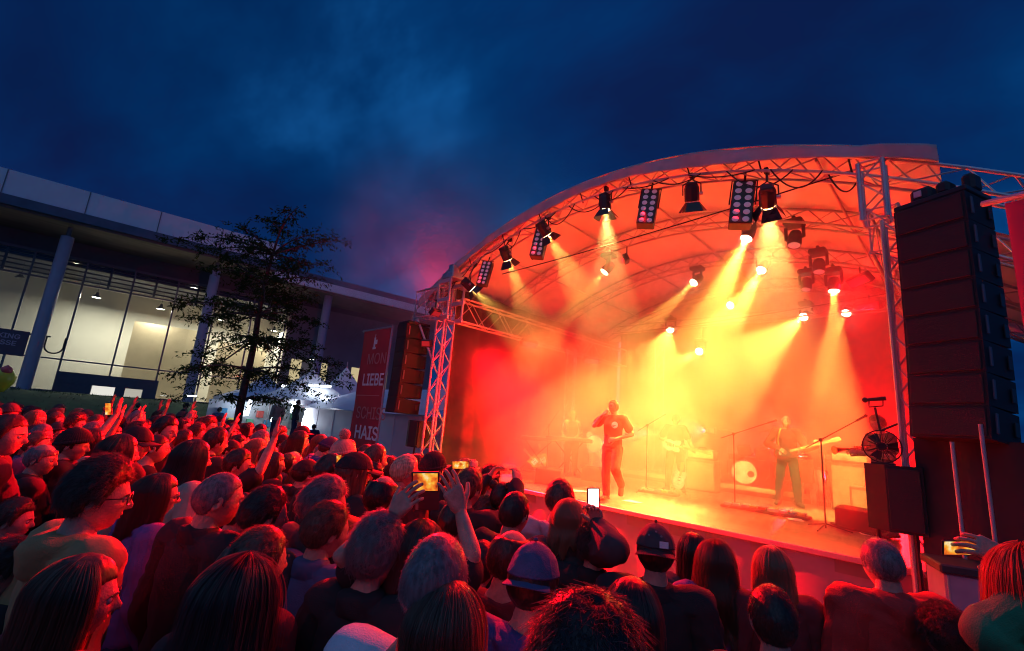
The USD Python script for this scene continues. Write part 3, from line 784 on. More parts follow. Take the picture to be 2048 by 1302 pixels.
pA, pB = at(1966, 408, 3.3), at(2060, 387, 3.0)
dv = pB - pA; pC = pA + dv * 2.2
part(b2, 'pole', tube(pA, pC, .022, 8), M_ALU)
q0, q1 = pA + dv * .47, pC
P = np.array([[q0 + (q1 - q0) * u + np.array([0, 0, -.03 - 1.7 * v]) for u in np.linspace(0, 1, 8)] for v in np.linspace(0, 1, 12)])
part(b2, 'cloth', slab(P[::-1], np.array([.004, .004, 0])), mat('banner_magenta', (.42, .02, .12), .6), smooth=True)
part(b2, 'upright', tube(pC, pC * [1, 1, 0], .03, 8), M_ALU)
# things standing to the right of the stage
fc = thing('flight_case', 'pale two part flight case with dark lid standing before the black cloth', 'case', loc=(on(1972, 1140, 1, 5.5)[0], 5.5, 0), rotz=.35)
fh = on(1972, 1140, 1, 5.5)[2]
M_CASE = mat('case_panel', (.30, .25, .34), .5, vary=.2, scale=3)
part(fc, 'body', cbox((-.26, 0, .06), (.26, .4, fh - .07), .012), M_CASE)
part(fc, 'lid', cbox((-.29, -.03, fh - .068), (.29, .43, fh), .012), M_BLACKP)
for k, z in enumerate((fh * .58,)): part(fc, 'band', cbox((-.265, -.008, z), (.265, -.0005, z + .03), .002), M_BLACKM)
for x in (-.25, -.05, .15, .24): part(fc, 'edge_strip', cbox((x, -.014, .07), (x + .014, -.009, fh - .08), .002), M_STEEL)
for x in (-.2, .2): part(fc, 'wheel', lathe([(.001, -.02), (.05, -.02), (.05, .02), (.001, .02)], 14, axis=(1, 0, 0), origin=(x, .2, .051)), M_RUBBER)
yc = thing('yellow_trolley', 'yellow equipment trolley with rounded cutout at the right edge', 'trolley', loc=(*on(1990, 1050, 1, 8.8)[:2], 0), rotz=.5)
yz = max(.9, on(1990, 1012, 1, 8.8)[2])
M_YEL = mat('yellow_paint', (.55, .38, .04), .5, vary=.15)
part(yc, 'side_panel', cat(cbox((-.28, 0, .1), (-.18, .04, yz), .008), cbox((.18, 0, .1), (.28, .04, yz), .008), cbox((-.178, 0, yz - .12), (.178, .04, yz), .008), cbox((-.178, 0, yz - .55), (.178, .04, yz - .42), .008)), M_YEL)
part(yc, 'shelf', cbox((-.28, .045, yz - .5), (.28, .5, yz - .45), .008), M_YEL)
for x in (-.2, .2): part(yc, 'wheel', lathe([(.001, -.02), (.05, -.02), (.05, .02), (.001, .02)], 14, axis=(1, 0, 0), origin=(x, .1, .051)), M_RUBBER)
rk = thing('equipment_rack', 'pale metal rack at the right edge beside the trolley', 'rack', loc=(*on(2040, 1075, 1, 8.5)[:2], 0), rotz=.2)
part(rk, 'frame', cat(*[cbox((x, y, 0), (x + .04, y + .04, 1.75), .005) for x in (-.3, .3) for y in (0, .4)]), M_STEEL)
for k in range(6): part(rk, 'shelf', cbox((-.255, .0, .25 + k * .28), (.295, .44, .28 + k * .28), .004), M_STEEL)

# ------------------------------------------------------------------ lamps on the trusses
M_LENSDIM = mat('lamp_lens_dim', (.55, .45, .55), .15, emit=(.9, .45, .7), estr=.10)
M_LIT = glow('lit_lens', (1.0, .90, .55), 40.0)
M_LITP = glow('lit_par_lens', (1.0, .86, .45), 14.0)
YEL = (1.0, .52, .075)
def spot(parent, pos, tgt, inten, cone, col=YEL, soft=.35, r=.05, name='light'):
    l = UsdLux.SphereLight.Define(stage, parent + '/' + name)
    light_xf(l, pos, tgt); l.CreateRadiusAttr(r); l.CreateNormalizeAttr(True); l.CreateIntensityAttr(float(inten)); l.CreateColorAttr(Gf.Vec3f(*col))
    s = UsdLux.ShapingAPI.Apply(l.GetPrim()); s.CreateShapingConeAngleAttr(cone); s.CreateShapingConeSoftnessAttr(soft)

def moving_head(label, p, tgt, inten, top, cone=6.5, lit=True, col=YEL, wide=False):
    T = thing('moving_head_lamp', label, 'stage lamp', group='moving head lamps under the canopy')
    p = np.array(p, float); d = np.array(tgt, float) - p; d /= np.linalg.norm(d)
    piv = p - d * .17
    hang = piv + np.array([0, 0, .24])
    part(T, 'base', cat(cbox(hang + [-.16, -.16, 0], hang + [.16, .16, .12], .03)), M_BLACKM)
    part(T, 'clamp', cat(tube(hang + [0, 0, .12], (hang[0], hang[1], max(top, hang[2] + .2)), .02, 6), cbox(hang + [-.03, -.05, .12], hang + [.03, .05, .2], .01)), M_BLACKM)
    s = np.cross(d, [0, 0, 1.0]); s /= np.linalg.norm(s)
    part(T, 'yoke', cat(tube(hang + s * .15, piv + s * .15, .03, 8), tube(hang - s * .15, piv - s * .15, .03, 8), tube(piv - s * .155, piv + s * .155, .02, 8)), M_BLACKM)
    part(T, 'head', orient(lathe([(.001, .16), (.09, .14), (.115, .05), (.12, -.10), (.105, -.165), (.10, -.15), (.001, -.15)], 20), d, piv), M_BLACKM, smooth=40)
    part(T, 'lens', orient(lathe([(.001, -.178), (.05, -.176), (.10, -.156), (.098, -.151), (.001, -.151)], 20), d, piv), M_LIT if lit else M_LENSDIM, smooth=40)
    if lit:
        spot(T, p + d * .06, p + d * 5, inten * .85, cone * 1.3, col, .5)
        spot(T, p + d * .07, p + d * 5, inten * .075, 30, (1.0, .48, .03), 1.0, name='spill') if wide else None
K = 2.4
def tg(px, py, Y): return on(px, py, 1, Y)
for (lab, px, py, Y, tx, ty, tY, I, cone) in (
        ('brightest moving head, on the second arch below a twelve lens panel', 1492, 478, 9.2, 1395, 690, 8.2, 1500, 9),
        ('moving head on the third arch with a broad beam slanting left', 1522, 541, 11.6, 1400, 740, 9.4, 1700, 9),
        ('moving head on the third arch, middle of the canopy, long thin beam to the left', 1387, 566, 11.6, 1200, 745, 9.3, 1100, 7),
        ('small far moving head between two broad beams', 1460, 611, 14.0, 1300, 720, 10.8, 700, 5),
        ('moving head low at the back with a thick white beam to the lower left', 1340, 660, 14.0, 1262, 850, 9.0, 1150, 12),
        ('lowest small moving head at the back, above the guitarist', 1398, 703, 14.0, 1280, 765, 10.5, 800, 6),
        ('moving head at the back right with a broad white beam to the left', 1607, 634, 14.0, 1420, 780, 10.0, 1950, 10.5),
        ('moving head pointing straight down at the right of the stage', 1668, 583, 11.6, 1666, 900, 11.0, 1250, 10),
        ('moving head close right of the straight down beam', 1692, 627, 14.0, 1600, 800, 11.5, 450, 6),
        ('moving head at the left of the canopy with a long yellow beam to the left', 1208, 545, 9.2, 1050, 730, 8.0, 330, 8)):
    p = on(px, py, 1, Y)
    moving_head(lab, p, tg(tx, ty, tY), I * K, za(p[0]) - .3 if Y < 13 else 5.6, cone, wide=I > 1400)
for (lab, px, py, Y, tx, ty) in (('unlit moving head hanging from the second arch near the right tower', 1588, 492, 9.2, 1570, 640), ('unlit moving head hanging from the third arch, below the other unlit one', 1638, 545, 11.0, 1640, 700), ('dim moving head in the red haze at the right', 1612, 580, 12.6, 1600, 720)):
    p = on(px, py, 1, Y)
    moving_head(lab, p, tg(tx, ty, Y - .5), 0, za(p[0]) - .3, lit=False)

def fresnel(label, px, py, tx, ty, I, lit=True, tgt=None, col=(1.0, .62, .10)):
    T = thing('barn_door_lamp', label, 'stage lamp', group='barn door lamps on the front arch')
    p = on(px, py, 1, 7.0); tgt = on(tx, ty, 1, 7.75) if tgt is None else np.array(tgt)
    d = tgt - p; d /= np.linalg.norm(d)
    s = np.cross(d, [0, 0, 1.0]); s /= np.linalg.norm(s); u = np.cross(s, d)
    q = p - d * .12
    topz = za(p[0]) - .37
    part(T, 'body', orient(cat(lathe([(.001, .15), (.10, .15), (.115, .10), (.115, -.10), (.10, -.12)], 8), cbox((-.09, -.09, .12), (.09, .09, .20), .02)), d, q), M_BLACKM)
    part(T, 'lens', orient(lathe([(.001, -.128), (.095, -.122), (.095, -.112), (.001, -.112)], 16), d, q), M_LITP if lit else M_LENSDIM)
    part(T, 'yoke', cat(pipe([q + s * .14, q + s * .14 + [0, 0, .18], q + [0, 0, .27], q - s * .14 + [0, 0, .18], q - s * .14], .012, 6), tube(q + [0, 0, .27], (p[0], 7.0, max(topz, q[2] + .3)), .018, 6)), M_BLACKM)
    part(T, 'clamp', cbox((p[0] - .03, 6.95, max(topz, q[2] + .3) - .03), (p[0] + .03, 7.05, max(topz, q[2] + .3) + .07), .01), M_BLACKM)
    for k in range(4):
        a = k * math.pi / 2 + .2; e = math.cos(a) * s + math.sin(a) * u; f = -math.sin(a) * s + math.cos(a) * u
        c0 = q + d * .125 + e * .10; c1 = c0 + d * .15 + e * .10
        quad = np.array([c0 - f * .09, c0 + f * .09, c1 + f * .14, c1 - f * .14])
        Pq = quad[[0, 1, 3, 2]].reshape(2, 2, 3)
        part(T, 'barn_door', slab(Pq, np.cross(f, d + e) * .004), M_BLACKM)
    part(T, 'safety_knob', orient(lathe([(.001, .04), (.028, .04), (.028, -.02), (.001, -.02)], 10), s, q + s * .15), M_STEEL)
    if lit: spot(T, p + d * .03, p + d * 4, I * 1.7, 19, col, .5)
for a in (('leftmost barn door lamp on the front arch, by the left tower', 945, 578, 1010, 640, 180), ('barn door lamp between the two leftmost twelve lens panels', 1016, 520, 1075, 650, 330, True, (-7.4, 9.8, 2.2), (1.0, .54, .09)), ('barn door lamp in front of the second twelve lens panel', 1095, 470, 1150, 640, 460, True, (-5.1, 10.6, 2.2), (1.0, .54, .09)),
          ('barn door lamp alone near the top of the arch, beam pointing straight down', 1211, 420, 1232, 640, 430, True, (-4.72, 7.6, 2.3), (1.0, .60, .15)), ('unlit barn door lamp right of the arch top', 1384, 404, 1390, 620, 0, False), ('barn door lamp with a bright yellow rim, rightmost on the front arch', 1536, 412, 1540, 640, 1250, True, (-3.0, 11.2, 2.2), (1.0, .56, .12))):
    fresnel(*a)

def blinder(label, px, py, hgt, yaw, redI, aimx=-3.0):
    T = thing('twelve_lens_panel', label, 'stage lamp', group='panels of twelve lenses on the front arch')
    c = on(px, py, 1, 6.96)
    R = rot_xyz([0, 0, 1], yaw) @ rot_xyz([1, 0, 0], -.18) @ rot_xyz([0, 1, 0], .12)
    k = hgt / .74
    def L(m): m = m.copy(); m.vertices = (m.vertices * k) @ R.T + c; return m
    part(T, 'housing', L(cbox((-.15, 0, -.37), (.15, .20, .37), .015)), M_BLACKM)
    part(T, 'yoke', L(cat(pipe([(-.17, .08, 0), (-.17, .08, .42), (.17, .08, .42), (.17, .08, 0)], .012, 6), tube((0, .08, .42), (0, .08, .55), .018, 6))), M_BLACKM)
    for i in range(6):
        for j in (-1, 1):
            part(T, 'lens', L(lathe([(.001, -.012), (.035, -.010), (.046, -.001), (.001, -.001)], 14, axis=(0, 1, 0), origin=(j * .068, 0, -.305 + i * .122)) if False else moved(orient(lathe([(.001, -.012), (.035, -.010), (.046, -.0005), (.001, -.0005)], 14), (0, -1, 0), (0, 0, 0)), (j * .068, 0, -.305 + i * .122))), M_LENSDIM, smooth=40)
    if redI:
        f = R @ np.array([0, -1.0, 0]); pos = c + f * .03
        spot(T, pos, np.array([aimx, 0.5, 1.2]), redI, 48, (1.0, .002, .004), .6, .012)
RED_OUT = 560.0
blinder('leftmost twelve lens panel on the front arch', 968, 545, .62, .5, RED_OUT, -8.0)
blinder('second twelve lens panel from the left, half behind a barn door lamp', 1078, 483, .70, .5, RED_OUT, -6.0)
blinder('third twelve lens panel from the left, near the arch top', 1296, 411, .74, .45, RED_OUT, -3.5)
blinder('rightmost twelve lens panel, beside the yellow rimmed lamp', 1485, 402, .78, .4, RED_OUT, -2.0)

M_REDLED = glow('red_wash_lens', (1.0, .03, .04), .45)
def wash(label, p, tgt, I, w=.5, h=.16, col=(1.0, .001, .005), cone=None):
    T = thing('red_wash_lamp', label, 'stage lamp', group='red wash lamps')
    p = np.array(p, float); d = np.array(tgt, float) - p; d /= np.linalg.norm(d)
    part(T, 'housing', orient(cbox((-w / 2 - .03, -h / 2 - .03, .004), (w / 2 + .03, h / 2 + .03, .12), .012), d, p), M_BLACKM)
    part(T, 'lens', orient(cbox((-w / 2, -h / 2, -.006), (w / 2, h / 2, .003), .002), d, p), M_REDLED)
    part(T, 'bracket', tube(p - d * .08, p - d * .08 + [0, 0, .3], .015, 6), M_BLACKM)
    if cone: spot(T, p + d * .03, tgt, I, cone, col, .8, .03); return
    l = UsdLux.RectLight.Define(stage, T + '/light'); light_xf(l, p + d * .02, p + d); l.CreateWidthAttr(w); l.CreateHeightAttr(h); l.CreateNormalizeAttr(True); l.CreateIntensityAttr(float(I)); l.CreateColorAttr(Gf.Vec3f(*col))
RI = 34.0
wash('red wash lamp high on the rear truss at the right', on(1716, 563, 1, 11.6), (-4.5, 8.5, 1.5), RI)
wash('lower red wash lamp at the right, under the other one', on(1735, 615, 1, 13.9), (-5.0, 8.0, 2.0), RI)
wash('red wash lamp in the haze at the left middle of the canopy', on(1237, 620, 1, 14.0), (-6.0, 8.0, 1.5), RI)
wash('red wash lamp on the left side truss', (-8.75, 9.5, 4.4), (-5.0, 9.0, 1.0), RI)
wash('red wash lamp on the left side truss farther back', (-8.75, 12.5, 4.4), (-5.0, 11.0, 1.0), RI)
wash('red floor lamp at the left side of the stage pointing up at the canopy', (-8.7, 9.0, 1.15), (-5.5, 9.0, 6.2), RI * 2.0)
wash('red floor lamp at the back of the stage pointing up at the canopy', (-4.8, 14.6, 1.9), (-4.9, 9.5, 6.8), RI * 3.0)
wash('red floor lamp at the right side of the stage pointing up at the canopy', (-1.0, 11.9, 1.15), (-4.0, 9.5, 6.4), RI * 1.5)
wash('red lamp on the left tower shining along the stage front', (-8.95, 6.4, 4.6), (-4.8, 6.9, .45), 34000, cone=24, w=.22, h=.12)

for k, (x, y, z, ax, lab) in enumerate(((-7.9, 14.75, 2.3, -8.5, 'red lamp behind the drum riser at the far left, facing the crowd'), (-6.0, 14.75, 2.5, -6.0, 'red lamp behind the drum riser left of the guitarist, facing the crowd'), (-3.6, 14.75, 2.5, -3.0, 'red lamp behind the drum riser by the bass player, facing the crowd'), (-1.5, 14.75, 2.4, -.5, 'red lamp behind the drum riser at the far right, facing the crowd'))):
    wash(lab, (x, y, z), (ax, 1.0, 1.6), 11000 if x < -2 else 2500, cone=22, col=(1.0, .001, .002))
wash('red lamp high on the left tower facing the crowd', (-9.25, 6.4, 3.9), (-6.0, 0.5, 1.4), 7000, cone=50, w=.2, h=.12)
wash('red lamp on the wing truss shining up into the drifting smoke', (-10.3, 7.3, 5.5), (-15.5, 9.5, 8.6), 480, cone=44, w=.22, h=.12)
wash('red wash lamp on the second arch turned towards the left tower', (-5.6, 9.1, 6.15), (-9.6, 6.6, 3.9), 450, cone=17, w=.22, h=.12)
# ------------------------------------------------------------------ stage smoke
def smoke(name, mesh, lo, hi, scale, color=(.92, .92, .92), aniso=.25, c=None, r=None):
    fall, links = {}, [('r.result', 'v.density')]
    if c is not None:
        fall = {'su': ('vector_math', dict(math_type='subtract', vector2=c)), 'di': ('vector_math', dict(math_type='divide', vector2=r)), 'le': ('vector_math', dict(math_type='length')), 'fo': ('map_range', dict(range_type='smoothstep', from_min=.25, from_max=.97, to_min=1.0, to_max=0.0, clamp=True)), 'mu': ('math', dict(math_type='multiply'))}
        links = [('g.position', 'su.vector1'), ('su.vector', 'di.vector1'), ('di.vector', 'le.vector1'), ('le.value', 'fo.value'), ('fo.result', 'mu.value1'), ('r.result', 'mu.value2'), ('mu.value', 'v.density')]
    usdkit.material(stage, LK + name + '_look', {**fall, 'g': ('geometry', {}), 'n': ('noise_texture', dict(scale=scale, detail=3.0, roughness=.55, distortion=.4)), 'r': ('map_range', dict(from_min=.36, from_max=.66, to_min=lo, to_max=hi, clamp=True)), 'v': ('principled_volume', dict(color=color, anisotropy=aniso))},
                    [('g.position', 'n.vector'), ('n.fac', 'r.value'), *links], volume='v.volume')
    p = numbered('/World/' + name)
    m = usdkit.mesh(stage, p, mesh, LK + name + '_look')
    setd(m.GetPrim(), kind='stuff')
sx = np.linspace(-9.6, -.4, 40)
prof = [(x, za(x) - .45) for x in sx]
poly = [(-9.6, 1.03)] + prof + [(-.4, 1.03)]
from shapely.geometry import Polygon
sm = trimesh.creation.extrude_polygon(Polygon(poly), 14.9 - 6.97, engine='earcut')
v = sm.vertices.copy(); sm.vertices = np.stack([v[:, 0], 14.9 - v[:, 2], v[:, 1]], -1)
if sm.volume < 0: sm.invert()
smoke('stage_smoke', sm, .04, .13, .36)

ds = trimesh.creation.icosphere(3); ds.vertices = ds.vertices * [7.2, 5.4, 5.2] + [-13.0, 9.5, 8.2]
smoke('drifting_smoke', ds, .01, .14, .30, aniso=.1, c=(-13.0, 9.5, 8.2), r=(7.2, 5.4, 5.2))
# ------------------------------------------------------------------ people
ICO1 = trimesh.creation.icosphere(1).vertices
ICO4 = trimesh.creation.icosphere(4)
ICO5 = trimesh.creation.icosphere(5)
def ell(c, r): return ICO1 * np.asarray(r, float) + np.asarray(c, float)
def hull(*s): return m3.Manifold.hull_points(np.vstack(s))
def bone(a, ra, b, rb): return hull(ell(a, ra), ell(b, rb))
def union(ms): return m3.Manifold.batch_boolean(ms, m3.OpType.Add)
def soften(man, ref, it=8):
    t = from_man(man.refine_to_length(ref))
    trimesh.smoothing.filter_taubin(t, lamb=.5, nu=.53, iterations=it)
    return t

def head_surface(d, fem=False):
    x, y, z = d.T
    p = d * np.array([.0745, .094, .115])
    low = np.clip(-z - .05, 0, 1)
    p[:, 0] *= 1 - (.36 if fem else .30) * sstep(0, .95, low)
    back = y < 0
    p[:, 1] *= np.where(back, 1 - .42 * sstep(.1, .9, low), 1.0)
    p[:, 1] -= np.where(back, .010 * np.exp(-((z - .25) / .45) ** 2) * -y, 0)
    f = (y > 0) * 1.0
    nose = np.exp(-(x / .125) ** 2) * sstep(.17, -.22, z) * (1 - sstep(-.25, -.34, z))
    p[:, 1] += f * (.025 * nose + .006 * np.exp(-((z - .15) / .075) ** 2 - (x / .5) ** 2) - .011 * np.exp(-((np.abs(x) - .36) / .15) ** 2 - ((z - .02) / .09) ** 2)
                    + .007 * np.exp(-(x / .24) ** 2) * (np.exp(-((z + .46) / .04) ** 2) + np.exp(-((z + .57) / .05) ** 2)) - .004 * np.exp(-(x / .3) ** 2 - ((z + .515) / .02) ** 2)
                    + .012 * np.exp(-(x / .28) ** 2 - ((z + .85) / .16) ** 2) + .004 * np.exp(-((np.abs(x) - .5) / .18) ** 2 - ((z + .22) / .16) ** 2))
    return p

EARV = None
def ear(s):
    e = trimesh.creation.icosphere(3); v = e.vertices.copy()
    dent = (v[:, 0] > 0) * .75 * np.exp(-((v[:, 1] - .12) / .5) ** 2 - ((v[:, 2] - .05) / .55) ** 2)
    v[:, 0] *= 1 - dent
    v = v * [.013, .021, .032]; v[:, 1] -= .25 * v[:, 2] * -1
    v = v @ rot_xyz([0, 0, 1], -.35).T
    v[:, 0] += .071; v[:, 1] -= .010; v[:, 2] -= .004
    if s < 0: v[:, 0] *= -1; return trimesh.Trimesh(v, e.faces[:, ::-1], process=False)
    return trimesh.Trimesh(v, e.faces, process=False)

def to_man(t): return m3.Manifold(m3.Mesh(vert_properties=np.ascontiguousarray(t.vertices, dtype=np.float32), tri_verts=np.ascontiguousarray(t.faces, dtype=np.uint32)))
_heads = {}
def head_man(fem):
    if fem not in _heads:
        h = to_man(trimesh.Trimesh(head_surface(ICO4.vertices, fem), ICO4.faces, process=False))
        _heads[fem] = from_man(union([h, to_man(ear(1)), to_man(ear(-1))]))
    return _heads[fem].copy()

HEADC = np.array([0, .026, 1.618])
def head_T(turn, nod, tilt=0.0, sc=(1, 1, 1)):
    """Head-local points to the body's: turn about the neck (to the left positive), nod down positive."""
    Rm = rot_xyz([0, 0, 1], turn) @ rot_xyz([0, 1, 0], tilt) @ rot_xyz([1, 0, 0], -nod)
    piv = np.array([0, -.008, 1.515])
    return lambda v: (np.asarray(v) * sc + HEADC - piv) @ Rm.T + piv

def hand(w, f, n, s, curl=.35, spread=.12, thumb=.9):
    """w wrist, f finger direction, n out of the back of the hand, s the thumb's side (+1/-1 of f x n)."""
    f = np.asarray(f, float) / np.linalg.norm(f); n = np.asarray(n, float); n = n - f * (n @ f); n /= np.linalg.norm(n)
    t = np.cross(f, n) * s
    w = np.asarray(w, float)
    out = [hull(ell(w, .024), ell(w + f * .035 + t * .022, (.017,) * 3), ell(w + f * .085 + t * .030, .0135), ell(w + f * .080 - t * .030, .0125), ell(w + f * .03 - t * .02, .016))]
    for k, (o, L) in enumerate(((.029, .072), (.010, .080), (-.010, .074), (-.028, .058))):
        a = spread * (1.2 - k * .8); d = f * math.cos(a) + t * math.sin(a); b = w + f * (.086 - .004 * abs(k - 1)) + t * o
        c = 0.0; r = .0092 - .0005 * k
        for q in range(3):
            c += curl * (.7 + .3 * q)
            e = b + (d * math.cos(c) - n * math.sin(c)) * L * (.45, .32, .25)[q]
            out.append(bone(b, r, e, r * .93)); b = e; r *= .93
    b = w + f * .022 + t * .024
    d1 = f * math.cos(thumb) + t * math.sin(thumb) - n * .25; d1 /= np.linalg.norm(d1)
    e = b + d1 * .042; out.append(bone(b, .0135, e, .0105))
    d2 = d1 * .8 + f * .5 - n * .15; d2 /= np.linalg.norm(d2)
    out.append(bone(e, .0105, e + d2 * .032, .0085))
    return out

POSES = {
    'down': {s: dict(el=(s * .245, -.035, 1.135), wr=(s * .255, .05, .90), f=(0, .12, -1), n=(s * 1, 0, 0), curl=.4) for s in (1, -1)},
    'clasp': {s: dict(el=(s * .25, -.02, 1.13), wr=(s * .085, .25, 1.10), f=(-s * .8, .5, .1), n=(s * .5, .8, .3), curl=.5) for s in (1, -1)},
    'armR': {1: dict(el=(.27, .10, 1.60), wr=(.20, .20, 1.86), f=(-.1, .05, 1), n=(-.2, -1, .1), curl=.06), -1: dict(el=(-.245, -.035, 1.135), wr=(-.255, .05, .90), f=(0, .12, -1), n=(-1, 0, 0), curl=.4)},
    'armL': {-1: dict(el=(-.29, .12, 1.58), wr=(-.24, .24, 1.83), f=(.1, .1, 1), n=(.2, -1, .1), curl=.10), 1: dict(el=(.245, -.035, 1.135), wr=(.255, .05, .90), f=(0, .12, -1), n=(1, 0, 0), curl=.4)},
    'clap': {s: dict(el=(s * .25, .16, 1.60), wr=(s * .055, .24, 1.84), f=(-s * .12, .1, 1), n=(s * 1, -.2, 0), curl=.08) for s in (1, -1)},
    'phone': {s: dict(el=(s * .26, .20, 1.42), wr=(s * .125, .40, 1.655), f=(-s * .35, .5, .8), n=(s * .9, -.3, .2), curl=.5) for s in (1, -1)},
    'both': {s: dict(el=(s * .33, .08, 1.58), wr=(s * .36, .16, 1.84), f=(s * .05, .1, 1), n=(0, -1, .1), curl=.12) for s in (1, -1)},
}

def skeleton(pose, fem):
    sw = .165 if fem else .188
    S = {}
    for s in (1, -1):
        a = dict(pose[s]); up = max(0, np.asarray(a['el'])[2] - 1.40)
        a['sh'] = np.array([s * (sw - .12 * up), 0.02 * (up > .02), 1.425 + .22 * up])
        a['el'] = np.asarray(a['el'], float); a['wr'] = np.asarray(a['wr'], float)
        S[s] = a
    legs = pose.get('legs') or {s: dict(kn=(s * .105, .015, .49), an=(s * .11, -.01, .085), toe=(s * .135, .15, .035)) for s in (1, -1)}
    return S, legs, sw

def torso(fem, g, hem=None, sw=.188):
    hp = .165 if fem else .155
    e = [ell((0, 0, .95), (hp + g, .105 + g, .09)), ell((0, .005, 1.10), ((.130 if fem else .145) + g, .098 + g, .09)), ell((0, .01, 1.28), ((.148 if fem else .168) + g, .112 + g, .11)), ell((0, -.005, 1.405), (sw - .03 + g, .075 + g, .055 + g * .5))]
    out = [hull(e[0], e[1]), hull(e[1], e[2]), hull(e[2], e[3])]
    if hem: out.append(hull(e[0], ell((0, 0, hem + .05), (hp + g * 1.25, .11 + g * 1.25, .05))))
    return out

def build_body(pose, fem, turn, nod, tilt=0.0, sc=(1, 1, 1)):
    S, legs, sw = skeleton(pose, fem)
    T = head_T(turn, nod, tilt, sc)
    ms = torso(fem, 0, sw=sw)
    nk = T(np.array([[0, -.028, -.075]]))[0]
    ms += [hull(ell((0, -.012, 1.445), (.115, .066, .03)), ell((0, -.014, 1.50), (.060, .058, .03))), bone((0, -.012, 1.48), .058 if not fem else .050, nk, .054 if not fem else .047)]
    for s in (1, -1):
        a = S[s]; k = .88 if fem else 1.0
        ms += [hull(ell(a['sh'], .055 * k), ell((s * .08, 0, 1.42), .055)), bone(a['sh'], .052 * k, a['el'], .040 * k), bone(a['el'], .040 * k, a['el'] + (a['wr'] - a['el']) * .35, .039 * k), bone(a['el'] + (a['wr'] - a['el']) * .35, .039 * k, a['wr'], .026 * k)]
        L = legs[s]; kn, an, toe = [np.asarray(L[q], float) for q in ('kn', 'an', 'toe')]
        ms += [bone((s * .088, 0, .92), .083, kn, .055), bone(kn, .054, kn + (an - kn) * .35 + [0, -.012, 0], .055), bone(kn + (an - kn) * .35 + [0, -.012, 0], .055, an, .037)]
        ms += [hull(ell(an + [0, 0, -.03], .04), ell(toe, (.038, .04, .025)))]
    body = soften(union(ms), .045, 8)
    hs = []
    for s in (1, -1):
        a = S[s]; hs += hand(a['wr'], a['f'], a['n'], s if a.get('flip') is None else -s, a.get('curl', .35), a.get('spread', .12), a.get('thumb', .9))
    hd = head_man(fem); hd.vertices = T(hd.vertices)
    hands = from_man(union(hs).refine_to_length(.016)); trimesh.smoothing.filter_taubin(hands, lamb=.4, nu=.43, iterations=4)
    try:
        full = from_man(union([to_man(body), to_man(hd), to_man(hands)]))
        if len(full.faces) < 1000: raise ValueError
    except Exception:
        full = cat(body, hd, hands)
    return full, S, legs, sw, T

def wrinkle(t, amp, fr, seed):
    n = t.vertex_normals
    q = t.vertices * fr
    w = q @ np.array([[.8, .3, .5], [-.3, .8, .6], [.5, -.5, .7]])
    rid = 1 - np.abs(2 * meshkit.noise(w * [.45, .45, 1.5] + 7, seed) - 1) * 2
    d = (meshkit.fbm(q * [1, 1, .6], 3, seed) - .5) * 2 * amp + rid * amp * .9
    t.vertices = t.vertices + n * d[:, None]; return t

def build_top(style, S, fem, sw, legs, seed):
    g = {'tshirt': .021, 'tank': .010, 'sweater': .024, 'jacket': .034, 'hoodie': .030, 'rain': .042}[style]
    ms = torso(fem, g, .84 if style in ('jacket', 'rain', 'hoodie') else .88, sw=sw)
    for s in (1, -1):
        a = S[s]
        if style == 'tank':
            ms.append(hull(ell((s * .10, .0, 1.425), .03), ell((s * .10, .03, 1.33), .05))); continue
        ms += [hull(ell(a['sh'], .056 + g), ell((s * .085, -.005, 1.425), .048 + g * .8))]
        if style == 'tshirt':
            m_ = a['sh'] + (a['el'] - a['sh']) * .62
            ms.append(bone(a['sh'], .053 + g, m_, .047 + g * 1.7))
        else:
            cuff = a['el'] + (a['wr'] - a['el']) * .93
            ms += [bone(a['sh'], .053 + g, a['el'], .043 + g), bone(a['el'], .043 + g, cuff, .030 + g * .75)]
    if style != 'tank':
        ms.append(hull(ell((0, -.012, 1.435), (.130, .080, .022)), ell((0, -.016, 1.472), (.088, .074, .012))))
    if style in ('jacket', 'rain'):
        ms.append(hull(ell((0, -.02, 1.45), (.095, .085, .02)), ell((0, -.025, 1.50), (.082, .076, .018))))
    if style in ('hoodie', 'rain'):
        ms += [hull(ell((.075, -.035, 1.475), .035), ell((0, -.115, 1.45), (.06, .045, .05)), ell((0, -.10, 1.40), .05)), hull(ell((-.075, -.035, 1.475), .035), ell((0, -.115, 1.45), (.06, .045, .05)), ell((0, -.10, 1.40), .05))]
    t = soften(union(ms), .030, 6)
    return wrinkle(t, .0035 if style in ('tshirt', 'tank') else .0085, 14, seed)

def build_trousers(legs, fem, seed, g=.022):
    hp = .165 if fem else .155
    ms = [hull(ell((0, 0, .95), (hp + g * .6, .105 + g * .6, .075)), ell((0, 0, .88), (hp + g * .6, .108 + g * .6, .06)))]
    for s in (1, -1):
        kn, an = np.asarray(legs[s]['kn'], float), np.asarray(legs[s]['an'], float)
        ms += [bone((s * .088, 0, .90), .085 + g, kn, .057 + g), bone(kn, .057 + g, an + (kn - an) * .06, .042 + g)]
    return wrinkle(soften(union(ms), .045, 6), .006, 12, seed)

def build_shoe(L):
    an, toe = np.asarray(L['an'], float), np.asarray(L['toe'], float)
    d = toe - an; d = d / np.linalg.norm(d)
    return from_man(hull(ell(an + [0, 0, -.02], .048), ell(an - d * .05 * [1, 1, 0] + [0, 0, -.045], (.036, .036, .03)), ell(toe, (.046, .05, .033))))

